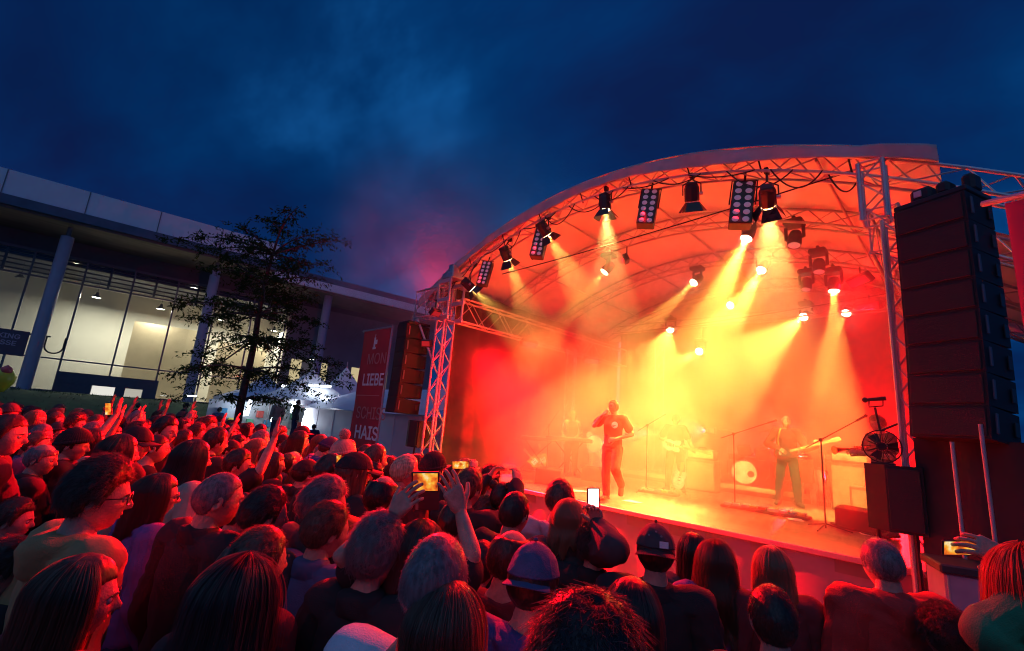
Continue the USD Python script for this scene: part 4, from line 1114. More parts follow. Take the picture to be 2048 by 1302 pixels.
# ---- hair (head-local)
def hairline(d, back=-.62, front=.50):
    h = d[:, :2] / (np.linalg.norm(d[:, :2], axis=1, keepdims=True) + 1e-9)
    return np.interp(-h[:, 1], [-1, -.8, -.58, -.38, -.22, -.06, .12, .3, .6, 1], [front, front * .97, front * .74, .12, -.24, -.14, -.04, -.36, back * .88, back])

def hair_cap(th, na, fr, seed, fem, back=-.62, front=.50, vol=0.0, ico=ICO4, edge=.10):
    d = ico.vertices; p = head_surface(d, fem)
    nz = meshkit.noise(d * 14, seed) - .5
    m = sstep(0, edge, d[:, 2] - hairline(d, back, front) + nz * .07)
    q = d * fr
    bump = (meshkit.fbm(q, 3, seed) - .45) * na
    up = np.clip(d[:, 2], 0, 1)
    th_ = th + bump + vol * up
    m2 = sstep(0, .5, d[:, 2] - hairline(d, back, front) + nz * .12)
    off = m * (.0035 + th_ * (.18 + .82 * m2)) - (1 - m) * .014
    nrm = d / np.array([.0745, .094, .115]); nrm /= np.linalg.norm(nrm, axis=1, keepdims=True)
    return trimesh.Trimesh(p + nrm * off[:, None], ico.faces, process=False), m

def cap_strands(t, m, n, L, r, up=.55, curl=0.0, flow=(0, -.5, -.5), w=.0013):
    idx = np.nonzero(m > .6)[0]; idx = r.choice(idx, n)
    v = t.vertices[idx] + r.normal(0, .002, (n, 3)); nr = v / (np.linalg.norm(v, axis=1, keepdims=True))
    fl = np.asarray(flow) + r.normal(0, .45, (n, 3)); fl -= nr * (fl * nr).sum(1, keepdims=True)
    ln = L * r.uniform(.5, 1.25, (n, 1))
    k = 4; out = []
    ax = np.cross(nr, fl); ax /= np.linalg.norm(ax, axis=1, keepdims=True) + 1e-9
    for q in range(k):
        u = q / (k - 1)
        p = v - nr * .003 + nr * up * ln * u + fl * ln * u * u * 1.0
        if curl: p = p + (ax * np.cos(u * 9)[..., None] if False else ax * math.cos(u * 8 + .3) * curl + fl * math.sin(u * 8) * curl)
        out.append(p)
    return np.stack(out, 1)

def hair_drape(fem, Lz, seed, A=2.25, th=.022, wave=.010, flare=.10, nc=64, part_=0.0, volume=1.0):
    """Long hair falling from the crown. Returns the mesh and a function that samples a lock."""
    a = np.linspace(-A, A, nc); nt, nh = 12, 12
    r = np.random.default_rng(seed)
    ph = r.uniform(0, 6.28, 4)
    def column(a, out=0.0, jit=0.0):
        a = np.atleast_1d(a); pts = []
        dirh = np.stack([np.sin(a), -np.cos(a)], -1)
        for t in np.linspace(0, 1, nt):
            th_ = .10 + t * 1.62
            d = np.stack([dirh[:, 0] * math.sin(th_), dirh[:, 1] * math.sin(th_) , np.full(len(a), math.cos(th_))], -1)
            p = head_surface(d, fem)
            nrm = d / np.array([.0745, .094, .115]); nrm /= np.linalg.norm(nrm, axis=1, keepdims=True)
            lock = .003 * np.sin(a * 7 + ph[0] + t) + .0012 * np.sin(a * 23 + ph[1] + 2 * t)
            pts.append(p + nrm * (th * volume * (.55 + .45 * t) + lock * t + out)[:, None])
        last = pts[-1]; rad = np.linalg.norm(last[:, :2], axis=1)
        ext = Lz + .03 * np.sin(a * 4 + ph[2]) + .02 * np.sin(a * 11 + ph[3]) + .05 * np.clip(np.abs(a) - 1.4, 0, 1)
        for u in np.linspace(0, 1, nh + 1)[1:]:
            w_ = wave * np.sin(u * 9 + a * 3 + ph[0]) * u + .007 * np.sin(a * 11 + ph[1] + u * 3) * u + .0015 * np.sin(a * 29 + u * 4)
            k = 1 + flare * math.sin(u * 2.4) - .10 * u + (w_ + out) / rad
            p = last.copy(); p[:, :2] *= k[:, None] if np.ndim(k) else k
            bk = np.clip(-dirh[:, 1], 0, 1)
            p[:, 1] -= .05 * u * (p[:, 2] > -9) * bk * 0 + .02 * u
            p[:, 2] = last[:, 2] - ext * u + jit * u
            pts.append(p)
        return np.stack(pts, 0)
    P = column(a)
    ctr = P * [.0, .0, 0]
    inw = -P * [1, 1, 0]; inw /= np.linalg.norm(inw, axis=2, keepdims=True) + 1e-9
    tk = np.linspace(.012, .030, P.shape[0])[:, None, None]
    return slab(P[:, ::-1], (inw * tk)[:, ::-1]), column

def drape_strands(column, n, A, r, spread=.006, fly=.02):
    a = r.uniform(-A, A, n)
    P = column(a)                                        # rows, n, 3
    P = P[[0, 4, 8, 12, 16, 20, 23]]
    k = np.linspace(0, 1, P.shape[0])[:, None]
    nr = P / (np.linalg.norm(P, axis=2, keepdims=True) + 1e-9)
    o = np.abs(r.normal(0, spread, n)) + (r.random(n) < .12) * r.uniform(0, fly, n)
    P = P + nr * (o[None, :] * (.3 + .7 * k))[..., None] + r.normal(0, .0018, P.shape) * k[..., None]
    lat = np.cross(nr, [0, 0, 1.0]); f_ = r.uniform(5, 11, n); f0 = r.uniform(0, 6.3, n)
    P = P + lat * (np.sin(k * f_ + f0) * k * spread * .9)[..., None]
    return np.transpose(P, (1, 0, 2))

def hairs(parent, pts, w, m, name='hair_strands'):
    n, k = pts.shape[:2]
    p = numbered(parent + '/' + name)
    c = UsdGeom.BasisCurves.Define(stage, p)
    c.CreateTypeAttr('linear'); c.CreateCurveVertexCountsAttr(Vt.IntArray.FromNumpy(np.full(n, k, np.int32)))
    c.CreatePointsAttr(Vt.Vec3fArray.FromNumpy(pts.reshape(-1, 3).astype(np.float32)))
    wd = np.tile(np.linspace(w, w * .35, k), n)
    c.CreateWidthsAttr(Vt.FloatArray.FromNumpy(wd.astype(np.float32))); c.SetWidthsInterpolation('vertex')
    UsdShade.MaterialBindingAPI.Apply(c.GetPrim()).Bind(m)

HAIRC = {'black': (.012, .010, .010), 'dark': (.028, .020, .015), 'brown': (.07, .042, .026), 'light': (.20, .13, .075), 'blonde': (.42, .32, .20), 'grey': (.115, .11, .118), 'auburn': (.15, .045, .02)}
def hair_mat(c):
    nm = 'hair_' + c
    if nm not in _mats:
        b = np.array(HAIRC[c])
        _mats[nm] = usdkit.material(stage, LK + nm, {'tc': ('texture_coordinate', {}), 'mp': ('mapping', dict(scale=(90, 90, 9))), 'n': ('noise_texture', dict(scale=1.0, detail=3.0)), 'r': ('rgb_ramp', dict(ramp=[(.3, tuple(b * .55)), (.7, tuple(b * 1.5))])), 'bu': ('bump', dict(strength=.35, distance=.005)), 'p': ('principled_bsdf', dict(roughness=.42, specular_ior_level=.35, anisotropic=.4))},
                                    [('tc.object', 'mp.vector'), ('mp.vector', 'n.vector'), ('n.fac', 'r.fac'), ('r.color', 'p.base_color'), ('n.fac', 'bu.height'), ('bu.normal', 'p.normal')], surface='p.BSDF')
        sb = np.maximum(b, .02)
        _mats[nm + '_s'] = usdkit.material(stage, LK + nm + '_strand', {'d': ('diffuse_bsdf', dict(color=tuple(sb * 1.2))), 't': ('translucent_bsdf', dict(color=tuple(np.clip(sb * 3, 0, .8)))), 'm': ('mix_closure', dict(fac=.5)), 'g': ('glossy_bsdf', dict(color=(.6, .55, .5), roughness=.35)), 'm2': ('mix_closure', dict(fac=.12))},
                                           [('d.BSDF', 'm.closure1'), ('t.BSDF', 'm.closure2'), ('m.closure', 'm2.closure1'), ('g.BSDF', 'm2.closure2')], surface='m2.closure')
    return _mats[nm], _mats[nm + '_s']
SKIN = [mat(f'skin_{k}', c, .6, vary=.2, scale=30, bump=.35, bscale=150, spec=.35) for k, c in enumerate(((.40, .25, .19), (.46, .30, .23), (.34, .21, .15)))]
CLOTH = {k: mat('cloth_' + k, c, .9, vary=.14, scale=16, bump=.4, bscale=220) for k, c in dict(black=(.018, .018, .020), charcoal=(.05, .05, .055), navy=(.025, .035, .10), denim=(.06, .09, .19), grey=(.22, .22, .24), white=(.62, .63, .66), lilac=(.30, .22, .46), purple=(.12, .07, .26), mustard=(.33, .22, .09), red=(.42, .035, .03), orange=(.50, .11, .03), green=(.02, .20, .09), teal=(.03, .14, .17), beige=(.38, .32, .25), maroon=(.13, .02, .025), blue=(.03, .06, .22), stripe=(.40, .36, .40)).items()}
M_EYE = mat('eye', (.35, .33, .32), .15); M_IRIS = mat('iris', (.03, .02, .015), .2)
M_GLASSES = mat('glasses_frame', (.02, .02, .02), .3)

def person(label, loc, H, yaw, pose='down', fem=False, turn=0.0, nod=.05, tilt=0.0, hair='short', hc='dark', top='jacket', tc='black', skin=0, legs_c='navy', extra=(), seed=0, group=None, fine=False, arms=None, name='person', shoes=True):
    """One person: body (one continuous mesh), hair, clothes. Everything is laid out for a height of 1.75 m and scaled."""
    s = H / 1.75
    r = np.random.default_rng(1000 + seed)
    ps = dict(POSES[pose]) if isinstance(pose, str) else pose
    if arms:                                   # arms given in the world's coordinates
        Ri = rot_xyz([0, 0, 1], -yaw)
        ps = dict(ps)
        for sd, a in arms.items():
            a = dict(a)
            for q in ('el', 'wr'): a[q] = Ri @ (np.asarray(a[q], float) - loc) / s
            for q in ('f', 'n'): a[q] = Ri @ np.asarray(a[q], float)
            ps[sd] = a
    body, S, legs, sw, T = build_body(ps, fem, turn, nod, tilt, np.array([1, 1, 1]) + r.uniform(-1, 1, 3) * [.05, .05, .035])
    p = thing(name, label, 'person', group, loc=loc, rotz=yaw, scale=s)
    part(p, 'body', body, SKIN[skin % 3], smooth=True)
    def H_(t): t = t.copy(); t.vertices = T(t.vertices); return t
    mh, mst = hair_mat(hc)
    ns = 1 if fine else 0
    hp = None
    def hp_add(mesh, nm='hair', lab=None):
        return part(p, nm, H_(mesh), mh, smooth=True, label=lab)
    if hair in ('short', 'crop', 'buzz', 'balding', 'thick', 'curly', 'bushy', 'bun', 'buns', 'ponytail', 'topknot'):
        th, na, fr, vol = dict(short=(.012, .013, 9, .010), crop=(.008, .008, 16, .004), buzz=(.004, .003, 30, 0), balding=(.010, .008, 14, 0), thick=(.017, .018, 7, .014), curly=(.028, .036, 11, .010), bushy=(.022, .022, 7, .016), bun=(.010, .010, 12, .002), buns=(.010, .010, 12, .002), ponytail=(.010, .010, 12, .002), topknot=(.012, .012, 10, .004))[hair]
        t, m = hair_cap(th, na, fr, seed + 5, fem, front=.50 if hair != 'balding' else .30, vol=vol)
        if hair == 'balding':
            d = ICO4.vertices; bald = sstep(.62, .86, d[:, 2] + .10 * d[:, 1] + .1 * (meshkit.noise(d * 6, seed) - .5))
            base = head_surface(d, fem); t.vertices = t.vertices * (1 - bald)[:, None] + (base * .93) * bald[:, None]; m = m * (1 - bald)
        parts_ = [t]
        if hair == 'bun' or hair == 'topknot':
            k = ICO4.vertices; kb = trimesh.Trimesh(k * .042 * (1 + .25 * (meshkit.fbm(k * 3, 3, seed) - .5))[:, None] + ((0, -.105, .07) if hair == 'bun' else (0, -.05, .14)), ICO4.faces, process=False); parts_.append(kb)
        if hair == 'buns':
            for sx in (-1, 1):
                k = ICO4.vertices; parts_.append(trimesh.Trimesh(k * .034 * (1 + .4 * (meshkit.fbm(k * 3, 3, seed + sx) - .5))[:, None] + (sx * .068, -.03, .105), ICO4.faces, process=False))
        if hair == 'ponytail':
            u = np.linspace(0, 1, 14)
            parts_.append(pipe(np.stack([.01 * np.sin(u * 5), -.105 - .05 * np.sin(u * 2.2), .06 - .36 * u ** 1.2], -1), .034 * np.sin(.35 + u * 2.6) + .006, 14))
        hp = hp_add(cat(*parts_))
        if fine:
            n, L, up, cu = dict(short=(1700, .022, .28, 0), crop=(1500, .009, .6, 0), balding=(900, .012, .3, 0), thick=(2200, .030, .22, .001), curly=(2600, .030, .5, .006), bushy=(2400, .028, .35, .003)).get(hair, (900, .02, .4, 0)) if hair != 'buzz' else (1400, .005, .9, 0)
            n = int(n * (1.9 if fine == 2 else .55))
            c = cap_strands(t, m, n, L, r, up, cu)
            hairs(hp, T(c.reshape(-1, 3)).reshape(c.shape), .0014, mst)
    elif hair in ('long', 'bob', 'wavy', 'shoulder'):
        Lz, wv, fl, th = dict(long=(.34, .006, .10, .017), bob=(.13, .004, .16, .022), wavy=(.36, .020, .34, .026), shoulder=(.22, .008, .16, .020))[hair]
        A = 2.15
        t, col = hair_drape(fem, Lz, seed + 3, A=A, th=th, wave=wv, flare=fl)
        t0, m0 = hair_cap(.014, .008, 12, seed + 5, fem, back=-.5, front=.46)
        hp = hp_add(cat(t0, t))
        if fine:
            c = drape_strands(col, 3600 if fine == 2 else 1000, A, r, .005 if hair != 'wavy' else .012, .02 if hair != 'wavy' else .04)
            hairs(hp, T(c.reshape(-1, 3)).reshape(c.shape), .0013, mst)
    elif hair in ('cap', 'cap_back', 'beanie'):
        t0, m0 = hair_cap(.012, .010, 12, seed + 5, fem); hp = hp_add(t0)
    if 'long_under' in extra:
        t, col = hair_drape(fem, .25, seed + 3, th=.012); hp_add(t)
    capm = None
    for e in extra:
        if isinstance(e, tuple) and e[0] in ('cap', 'cap_back'):
            d = ICO5.vertices; base = head_surface(d, fem)
            sgn = 1 if e[0] == 'cap' else -1
            lv = .26 + .04 * d[:, 1] * sgn
            mk = sstep(-.01, .03, d[:, 2] - lv)
            nrm = d / np.array([.0745, .094, .115]); nrm /= np.linalg.norm(nrm, axis=1, keepdims=True)
            seam = .0016 * np.exp(-(np.abs(np.sin(np.arctan2(d[:, 0], d[:, 1]) * 3)) / .06) ** 2)
            q = base + nrm * (mk * (.020 + .004 * d[:, 2] + seam + .006 * (meshkit.fbm(d * 3.5, 3, seed) - .5)) - (1 - mk) * .02)[:, None]
            cp = part(p, 'cap', H_(trimesh.Trimesh(q, ICO5.faces, process=False)), CLOTH[e[1]], smooth=True)
            aa = np.linspace(-1.0, 1.0, 17); Pq = np.zeros((6, 17, 3))
            for i, u in enumerate(np.linspace(0, 1, 6)):
                ln = (.075 if e[1] != 'denim' else .042) * u * np.clip(np.cos(aa * .72), 0, 1) ** .5
                Pq[i] = np.stack([np.sin(aa) * (.088 + ln * .35), sgn * (np.cos(aa) * .104 + ln * .95), .037 - .020 * (np.sin(aa) ** 2) - .012 * u + 0 * aa], -1)
            part(cp, 'brim', H_(slab(Pq if sgn > 0 else Pq[:, ::-1], np.array([0, 0, -.004]))), CLOTH[e[2]], smooth=True)
            part(cp, 'button', H_(trimesh.Trimesh(ICO1 * .008 + [0, -.005, .148], trimesh.creation.icosphere(1).faces, process=False)), CLOTH[e[1]])
            if len(e) > 3:      # small woven label on the side that faces back
                part(cp, 'label_patch', H_(orient(cbox((-.020, -.014, -.0025), (.020, .014, .001), .001), (0.15, -1, .1), (.035, -.116, .062))), CLOTH['white'])
                for (ax, az) in ((-.5, .62), (.35, .60), (.0, .78)):
                    dd = np.array([math.sin(ax) * .6, -.7, az]); dd /= np.linalg.norm(dd)
                    part(cp, 'eyelet', H_(orient(lathe([(.0022, 0), (.0048, 0), (.0048, -.002), (.0022, -.002)], 10), dd, head_surface(dd[None], fem)[0] + dd * .033)), CLOTH['grey'])
        if isinstance(e, tuple) and e[0] == 'beanie':
            d = ICO5.vertices; base = head_surface(d, fem)
            lv = .12 + .22 * d[:, 1]
            mk = sstep(-.02, .04, d[:, 2] - lv); cuff = mk * (1 - sstep(.18, .22, d[:, 2] - lv))
            rib = .0022 * np.sin(np.arctan2(d[:, 0], d[:, 1]) * 46)
            nrm = d / np.array([.0745, .094, .115]); nrm /= np.linalg.norm(nrm, axis=1, keepdims=True)
            q = base + nrm * (mk * (.016 + rib + .022 * np.clip(d[:, 2], 0, 1)) + cuff * .008 - (1 - mk) * .02)[:, None]
            bn_ = part(p, 'beanie', H_(trimesh.Trimesh(q, ICO5.faces, process=False)), CLOTH[e[1]], smooth=True)
            if len(e) > 2:
                k = ICO4.vertices; part(bn_, 'pompom', H_(trimesh.Trimesh(k * .048 * (1 + .5 * (meshkit.noise(k * 9, seed) - .5))[:, None] + (0, -.01, .185), ICO4.faces, process=False)), CLOTH[e[1]], smooth=True)
        if e == 'headband':
            a_ = np.linspace(-2.0, 2.0, 30)
            part(p, 'headband', H_(pipe(np.stack([np.sin(a_) * .092 * np.cos(0), np.full(30, .018) - .01 * np.cos(a_), np.cos(a_) * .140], -1), .008, 6)), CLOTH['black'])
        if e == 'glasses':
            fr_ = []
            for sx in (-1, 1):
                a_ = np.linspace(0, 2 * np.pi, 17)
                fr_.append(pipe(np.stack([sx * .032 + .023 * np.cos(a_), np.full(17, .100) - .12 * (np.abs(sx * .032 + .023 * np.cos(a_)) - .03), .004 + .019 * np.sin(a_)], -1), .0022, 5))
                fr_.append(pipe([(sx * .055, .096, .010), (sx * .078, .05, .010), (sx * .080, -.012, .004), (sx * .078, -.022, -.014)], .0022, 5))
            fr_.append(tube((-.010, .103, .010), (.010, .103, .010), .0022, 5))
            part(p, 'glasses', H_(cat(*fr_)), M_GLASSES)
    if fine or 'face' in extra:
        for sx in (-1, 1):
            e_ = trimesh.creation.icosphere(2, .0118); e_.apply_translation((sx * .0275, .0785, .003))
            ey = part(p, 'eye', H_(e_), M_EYE, smooth=True)
            part(ey, 'iris', H_(orient(lathe([(.001, -.0005), (.0055, 0), (.001, .001)], 12), (0, 1, 0), (sx * .0275, .0899, .003))), M_IRIS)
            br = pipe([(sx * .012, .0985, .0185), (sx * .027, .0975, .0235), (sx * .044, .0865, .0190)], [.0028, .0034, .0015], 6)
            part(p, 'eyebrow', H_(br), mh)
        if 'beard' in extra:
            d = ICO4.vertices; base = head_surface(d, fem)
            mk = sstep(-.34, -.44, d[:, 2]) * sstep(-.05, .15, d[:, 1]) * (1 - .9 * np.exp(-((d[:, 0]) / .2) ** 2 - ((d[:, 2] + .515) / .06) ** 2))
            part(p, 'beard', H_(trimesh.Trimesh(base * (1 + (mk * .06 - (1 - mk) * .10))[:, None], ICO4.faces, process=False)), mh, smooth=True)
    tp = part(p, {'tshirt': 'tshirt', 'tank': 'tank_top', 'sweater': 'sweater', 'jacket': 'jacket', 'hoodie': 'hoodie', 'rain': 'rain_jacket'}[top], build_top(top, S, fem, sw, legs, seed), CLOTH[tc], smooth=True)
    part(p, 'trousers', build_trousers(legs, fem, seed), CLOTH[legs_c], smooth=True)
    if shoes:
        for sd in (1, -1): part(p, 'shoe', build_shoe(legs[sd]), CLOTH['charcoal'], smooth=40)
    return p, (lambda v: rot_xyz([0, 0, 1], yaw) @ (np.asarray(v, float) * s) + loc), T

def face_to(loc, tgt): d = np.asarray(tgt, float) - np.asarray(loc, float); return math.atan2(-d[0], d[1])
# ------------------------------------------------------------------ the band
DZ = 1.0
def stage_at(px, py): p = on(px, py, 2, DZ); return np.array([p[0], p[1], DZ])
# singer: mic at the mouth, one leg swung back
sg = stage_at(1222, 1003)
sH = (at(1232, 799, pix(sg + [0, 0, .9])[2])[2] - DZ)
pose = {1: dict(el=(.33, .10, 1.27), wr=(.105, .215, 1.475), f=(-.75, .25, .45), n=(.4, .75, .2), curl=.75), -1: dict(el=(-.335, -.04, 1.165), wr=(-.13, .20, 1.06), f=(.85, .35, -.15), n=(-.2, .9, .2), curl=.8),
        'legs': {1: dict(kn=(.10, .03, .49), an=(.10, -.02, .09), toe=(.13, .13, .035)), -1: dict(kn=(-.15, .19, .56), an=(-.13, -.12, .28), toe=(-.14, -.08, .13))}}
yaw_s = face_to(sg, sg + np.array([.12, -1.0, 0]))
_, SW, ST = person('singer with cropped hair holding a microphone to his mouth, dark t-shirt with white chest emblem', sg, max(1.7, min(sH, 1.95)), yaw_s, pose, turn=-.25, nod=-.05, hair='crop', hc='light', top='tshirt', tc='maroon', legs_c='maroon', fine=True, seed=901)
sp = '/World/person'
k_ = max(1.7, min(sH, 1.95)) / 1.75
dsc = orient(lathe([(.001, -.004), (.058, -.004), (.058, .002), (.001, .002)], 28), (-.12, 1, .12), (-.085, .132, 1.305))
part(sp, 'chest_emblem', dsc, mat('emblem_white', (.80, .80, .80), .6))
part(sp, 'chest_emblem_wave', orient(cat(cbox((-.02, -.012, -.0062), (.052, -.002, -.0045), .0005), cbox((.0, -.032, -.0062), (.045, -.022, -.0045), .0005)), (-.12, 1, .12), (-.085, .132, 1.305)), CLOTH['maroon'])
def wthing(name, label, cat_, group=None): return thing(name, label, cat_, group)
mt = ST(np.array([[.0, .128, -.055]]))[0]
mw = SW(mt); md = SW(np.array([.16, .23, 1.42])) - mw; md /= np.linalg.norm(md)
mic = wthing('microphone', 'handheld microphone at the singer\'s mouth', 'microphone')
part(mic, 'grille_ball', moved(trimesh.creation.icosphere(2, .027), mw + md * .02), M_STEEL, smooth=True)
part(mic, 'handle', tube(mw + md * .035, mw + md * .20, .019, 10, .012), M_BLACKM, smooth=30)

def guitar(label, W, body_c, neck_d, face, colour, pick, L=1.0, bass=False, scale=1.0):
    """Electric guitar: body centre, neck direction and face direction in the local frame of W."""
    c = np.asarray(body_c, float); u = np.asarray(neck_d, float); u /= np.linalg.norm(u); f = np.asarray(face, float); f = f - u * (f @ u); f /= np.linalg.norm(f); v = np.cross(f, u)
    def P(q):
        q = np.asarray(q, float) * scale
        return np.array([W(c + u * a + v * b + f * d) for a, b, d in q])
    T = thing('electric_guitar' if not bass else 'bass_guitar', label, 'guitar')
    from shapely.geometry import Polygon as Pg
    t = np.linspace(0, 2 * np.pi, 60, endpoint=False)
    rr = .165 + .022 * np.cos(2 * t) - .030 * np.exp(-((np.abs(np.mod(t + np.pi, 2 * np.pi) - np.pi) - 1.45) / .28) ** 2) + .05 * np.exp(-((t - .72) / .22) ** 2) + .035 * np.exp(-((t - 5.6) / .22) ** 2) - .055 * np.exp(-(np.minimum(t, 2 * np.pi - t) / .30) ** 2)
    m = trimesh.creation.extrude_polygon(Pg(np.stack([rr * 1.12 * np.cos(t), rr * .92 * np.sin(t)], 1)), .045, engine='earcut')
    m.vertices = P(m.vertices - [0, 0, .022]); m.fix_normals(); part(T, 'body', m, colour, smooth=35)
    def bx(lo, hi, nm, mt, ch=.004):
        q = cbox(lo, hi, ch); q.vertices = P(q.vertices); part(T, nm, q, mt)
    nl = .62 * L
    bx((.08, -.023, .012), (.08 + nl, .023, .036), 'neck', mat('neck_maple', (.50, .33, .16), .35))
    bx((.081 + nl, -.035, .008), (.081 + nl + .17, .040, .026), 'headstock', mat('neck_maple', (.5, .33, .16), .35), .01)
    bx((-.10, -.07, .0235), (.07, .075, .0275), 'pickguard', pick, .001)
    for k in (-.03, .035): bx((k, -.035, .0278), (k + .018, .035, .033), 'pickup', M_BLACKM, .001)
    bx((-.115, -.03, .0278), (-.09, .03, .036), 'bridge', M_STEEL, .001)
    for k in range(3): part(T, 'tuner', tube(P([(.12 + nl + k * .04, .038, .016)])[0], P([(.12 + nl + k * .04, .062, .016)])[0], .006, 6), M_STEEL)
    return T
M_GW = mat('guitar_white', (.78, .76, .70), .18); M_GD = mat('guitar_dark', (.10, .02, .015), .18); M_GS = mat('guitar_sun', (.55, .30, .06), .2)
def player(label, px_head, px_foot, dy, bass, neck, hair, hc, tc, colour, pick, fem=False, seed=0, glab='', nod=.25, turn=0.0):
    loc = stage_at(*px_foot)
    d = pix(loc + [0, 0, .9])[2]
    Hh = at(*px_head, d)[2] - DZ; Hh = max(1.62, min(1.92, Hh))
    yaw = face_to(loc, loc + np.asarray(dy, float))
    u = np.asarray(neck, float)
    c = np.array([.04, .19, 1.02])
    h1 = c + u / np.linalg.norm(u) * (.52 if not bass else .60)
    pz = {-1: dict(el=(-.33, .10, 1.12), wr=tuple(h1 + np.array([.02, -.045, -.045])), f=(.2, .6, .7), n=(-.3, .8, -.5), curl=.75), 1: dict(el=(.34, -.03, 1.16), wr=(.14, .21, 1.08), f=(-.8, .3, -.45), n=(.1, .95, .2), curl=.5),
          'legs': {s: dict(kn=(s * .14, .02, .49), an=(s * .17, -.02, .085), toe=(s * .22, .13, .035)) for s in (1, -1)}}
    p, W, T = person(label, loc, Hh, yaw, pz, fem=fem, turn=turn, nod=nod, hair=hair, hc=hc, top='tshirt' if not bass else 'sweater', tc=tc, legs_c='charcoal', fine=True, seed=seed)
    part(p, 'strap', pipe([(.13, .175, 1.0), (.16, .13, 1.25), (.10, .05, 1.485), (-.02, -.09, 1.44), (-.14, -.13, 1.25), (-.19, -.04, 1.06), (-.14, .16, 1.10)], .014, 6), M_GS if bass else M_BLACKM)
    guitar(glab, W, c, u, (0, 1, .12), colour, pick, 1.18 if bass else 1.0, bass)
    return p, W, loc
player('guitarist looking down at a white guitar at the middle of the stage', (1342, 826), (1350, 983), (.25, -1, 0), False, (-1, .05, -.12), 'thick', 'light', 'charcoal', M_GW, mat('pickguard_white', (.8, .8, .8), .3), seed=902, glab='white electric guitar worn by the guitarist behind the singer', nod=.5, turn=.3)
player('bald bass player in a dark shirt at the right of the stage', (1563, 829), (1578, 1012), (.35, -1, 0), True, (-1, .0, .36), 'buzz', 'grey', 'maroon', M_GD, M_BLACKM, seed=903, glab='dark bass guitar pointing up to the right, worn by the bald player', nod=.15, turn=.15)
# keyboard player
kl = stage_at(1140, 953); kd = pix(kl + [0, 0, .9])[2]; kH = max(1.6, min(1.8, at(1130, 818, kd)[2] - DZ))
kp = {s: dict(el=(s * .26, .02, 1.13), wr=(s * .17, .32, 1.06), f=(-s * .15, .95, -.25), n=(0, .25, .95), curl=.35) for s in (1, -1)}
yk = face_to(kl, kl + np.array([.55, -1, 0]))
person('keyboard player with long blonde hair and sleeveless dark top at the back left', kl, kH, yk, kp, fem=True, nod=.2, turn=.2, hair='long', hc='blonde', top='tank', tc='charcoal', legs_c='black', fine=True, seed=904)
def keyboard(label, loc, yaw, z, w=1.15):
    T = thing('keyboard', label, 'keyboard', loc=loc, rotz=yaw)
    part(T, 'case', cbox((-w / 2, -.16, z - .09), (w / 2, .16, z), .012), M_BLACKM)
    part(T, 'white_keys', cat(*[box((-w / 2 + .04 + k * .0235, -.155, z + .0005), (-w / 2 + .0615 + k * .0235, -.02, z + .012)) for k in range(int((w - .1) / .0235))]), mat('piano_keys', (.8, .78, .72), .3), kind='stuff')
    part(T, 'control_panel', cbox((-w / 2 + .03, .0, z + .0005), (w / 2 - .03, .13, z + .006), .002), mat('panel_red', (.35, .03, .03), .4))
    for s in (-1, 1):
        part(T, 'stand_leg', tube((s * .42, -.22, .01), (-s * .35, .10, z - .095), .016, 8), M_BLACKM)
    part(T, 'stand_foot', cat(tube((-.42, -.25, .015), (.42, -.25, .015), .016, 8)), M_BLACKM)
    return T
fk = rot_xyz([0, 0, 1], yk) @ np.array([0, .48, 0])
keyboard('stage keyboard on crossed legs before the blonde keyboard player', kl + fk, yk, .98)
keyboard('second keyboard left of the blonde keyboard player', kl + fk + np.array([-.95, -.12, 0]), yk + .5, .92, .9)
# curly haired horn player at the right, behind the small speaker
hl = on(1757, 835, 1, 9.2); hl = np.array([hl[0], 9.2, DZ]); hh = on(1757, 832, 1, 9.2)[2] - DZ
hp_ = {1: dict(el=(.28, .05, 1.16), wr=(.06, .30, 1.20), f=(-.5, .7, .2), n=(.5, .6, .5), curl=.7), -1: dict(el=(-.27, .06, 1.14), wr=(-.05, .42, 1.18), f=(.5, .7, .1), n=(-.5, .6, .5), curl=.7)}
yh = face_to(hl, hl + np.array([-.75, -.8, 0]))
_, HW, _t = person('curly haired horn player lit yellow at the right edge of the stage', hl, max(1.6, min(1.9, hh)), yh, hp_, hair='curly', hc='light', top='tshirt', tc='charcoal', fine=True, seed=905, nod=.1)
hn = thing('brass_horn', 'brass horn held by the curly haired player at the right', 'horn')
M_BRASS = mat('brass', (.75, .50, .14), .22, metal=1.0)
part(hn, 'bell', pipe([HW((.0, .50, 1.22)), HW((.0, .62, 1.20)), HW((.0, .70, 1.185)), HW((.0, .74, 1.18))], [.014, .022, .042, .062], 16), M_BRASS, smooth=40)
part(hn, 'tubing', cat(pipe([HW(q) for q in ((0, .16, 1.28), (0, .50, 1.22))], .011, 8), pipe([HW(q) for q in ((.02, .50, 1.22), (.02, .24, 1.20), (.02, .24, 1.14), (.02, .46, 1.12), (.02, .50, 1.20))], .010, 8)), M_BRASS, smooth=40)
for k in range(3): part(hn, 'valve', tube(HW((.015, .33 + k * .035, 1.14)), HW((.015, .33 + k * .035, 1.27)), .012, 8), M_BRASS)

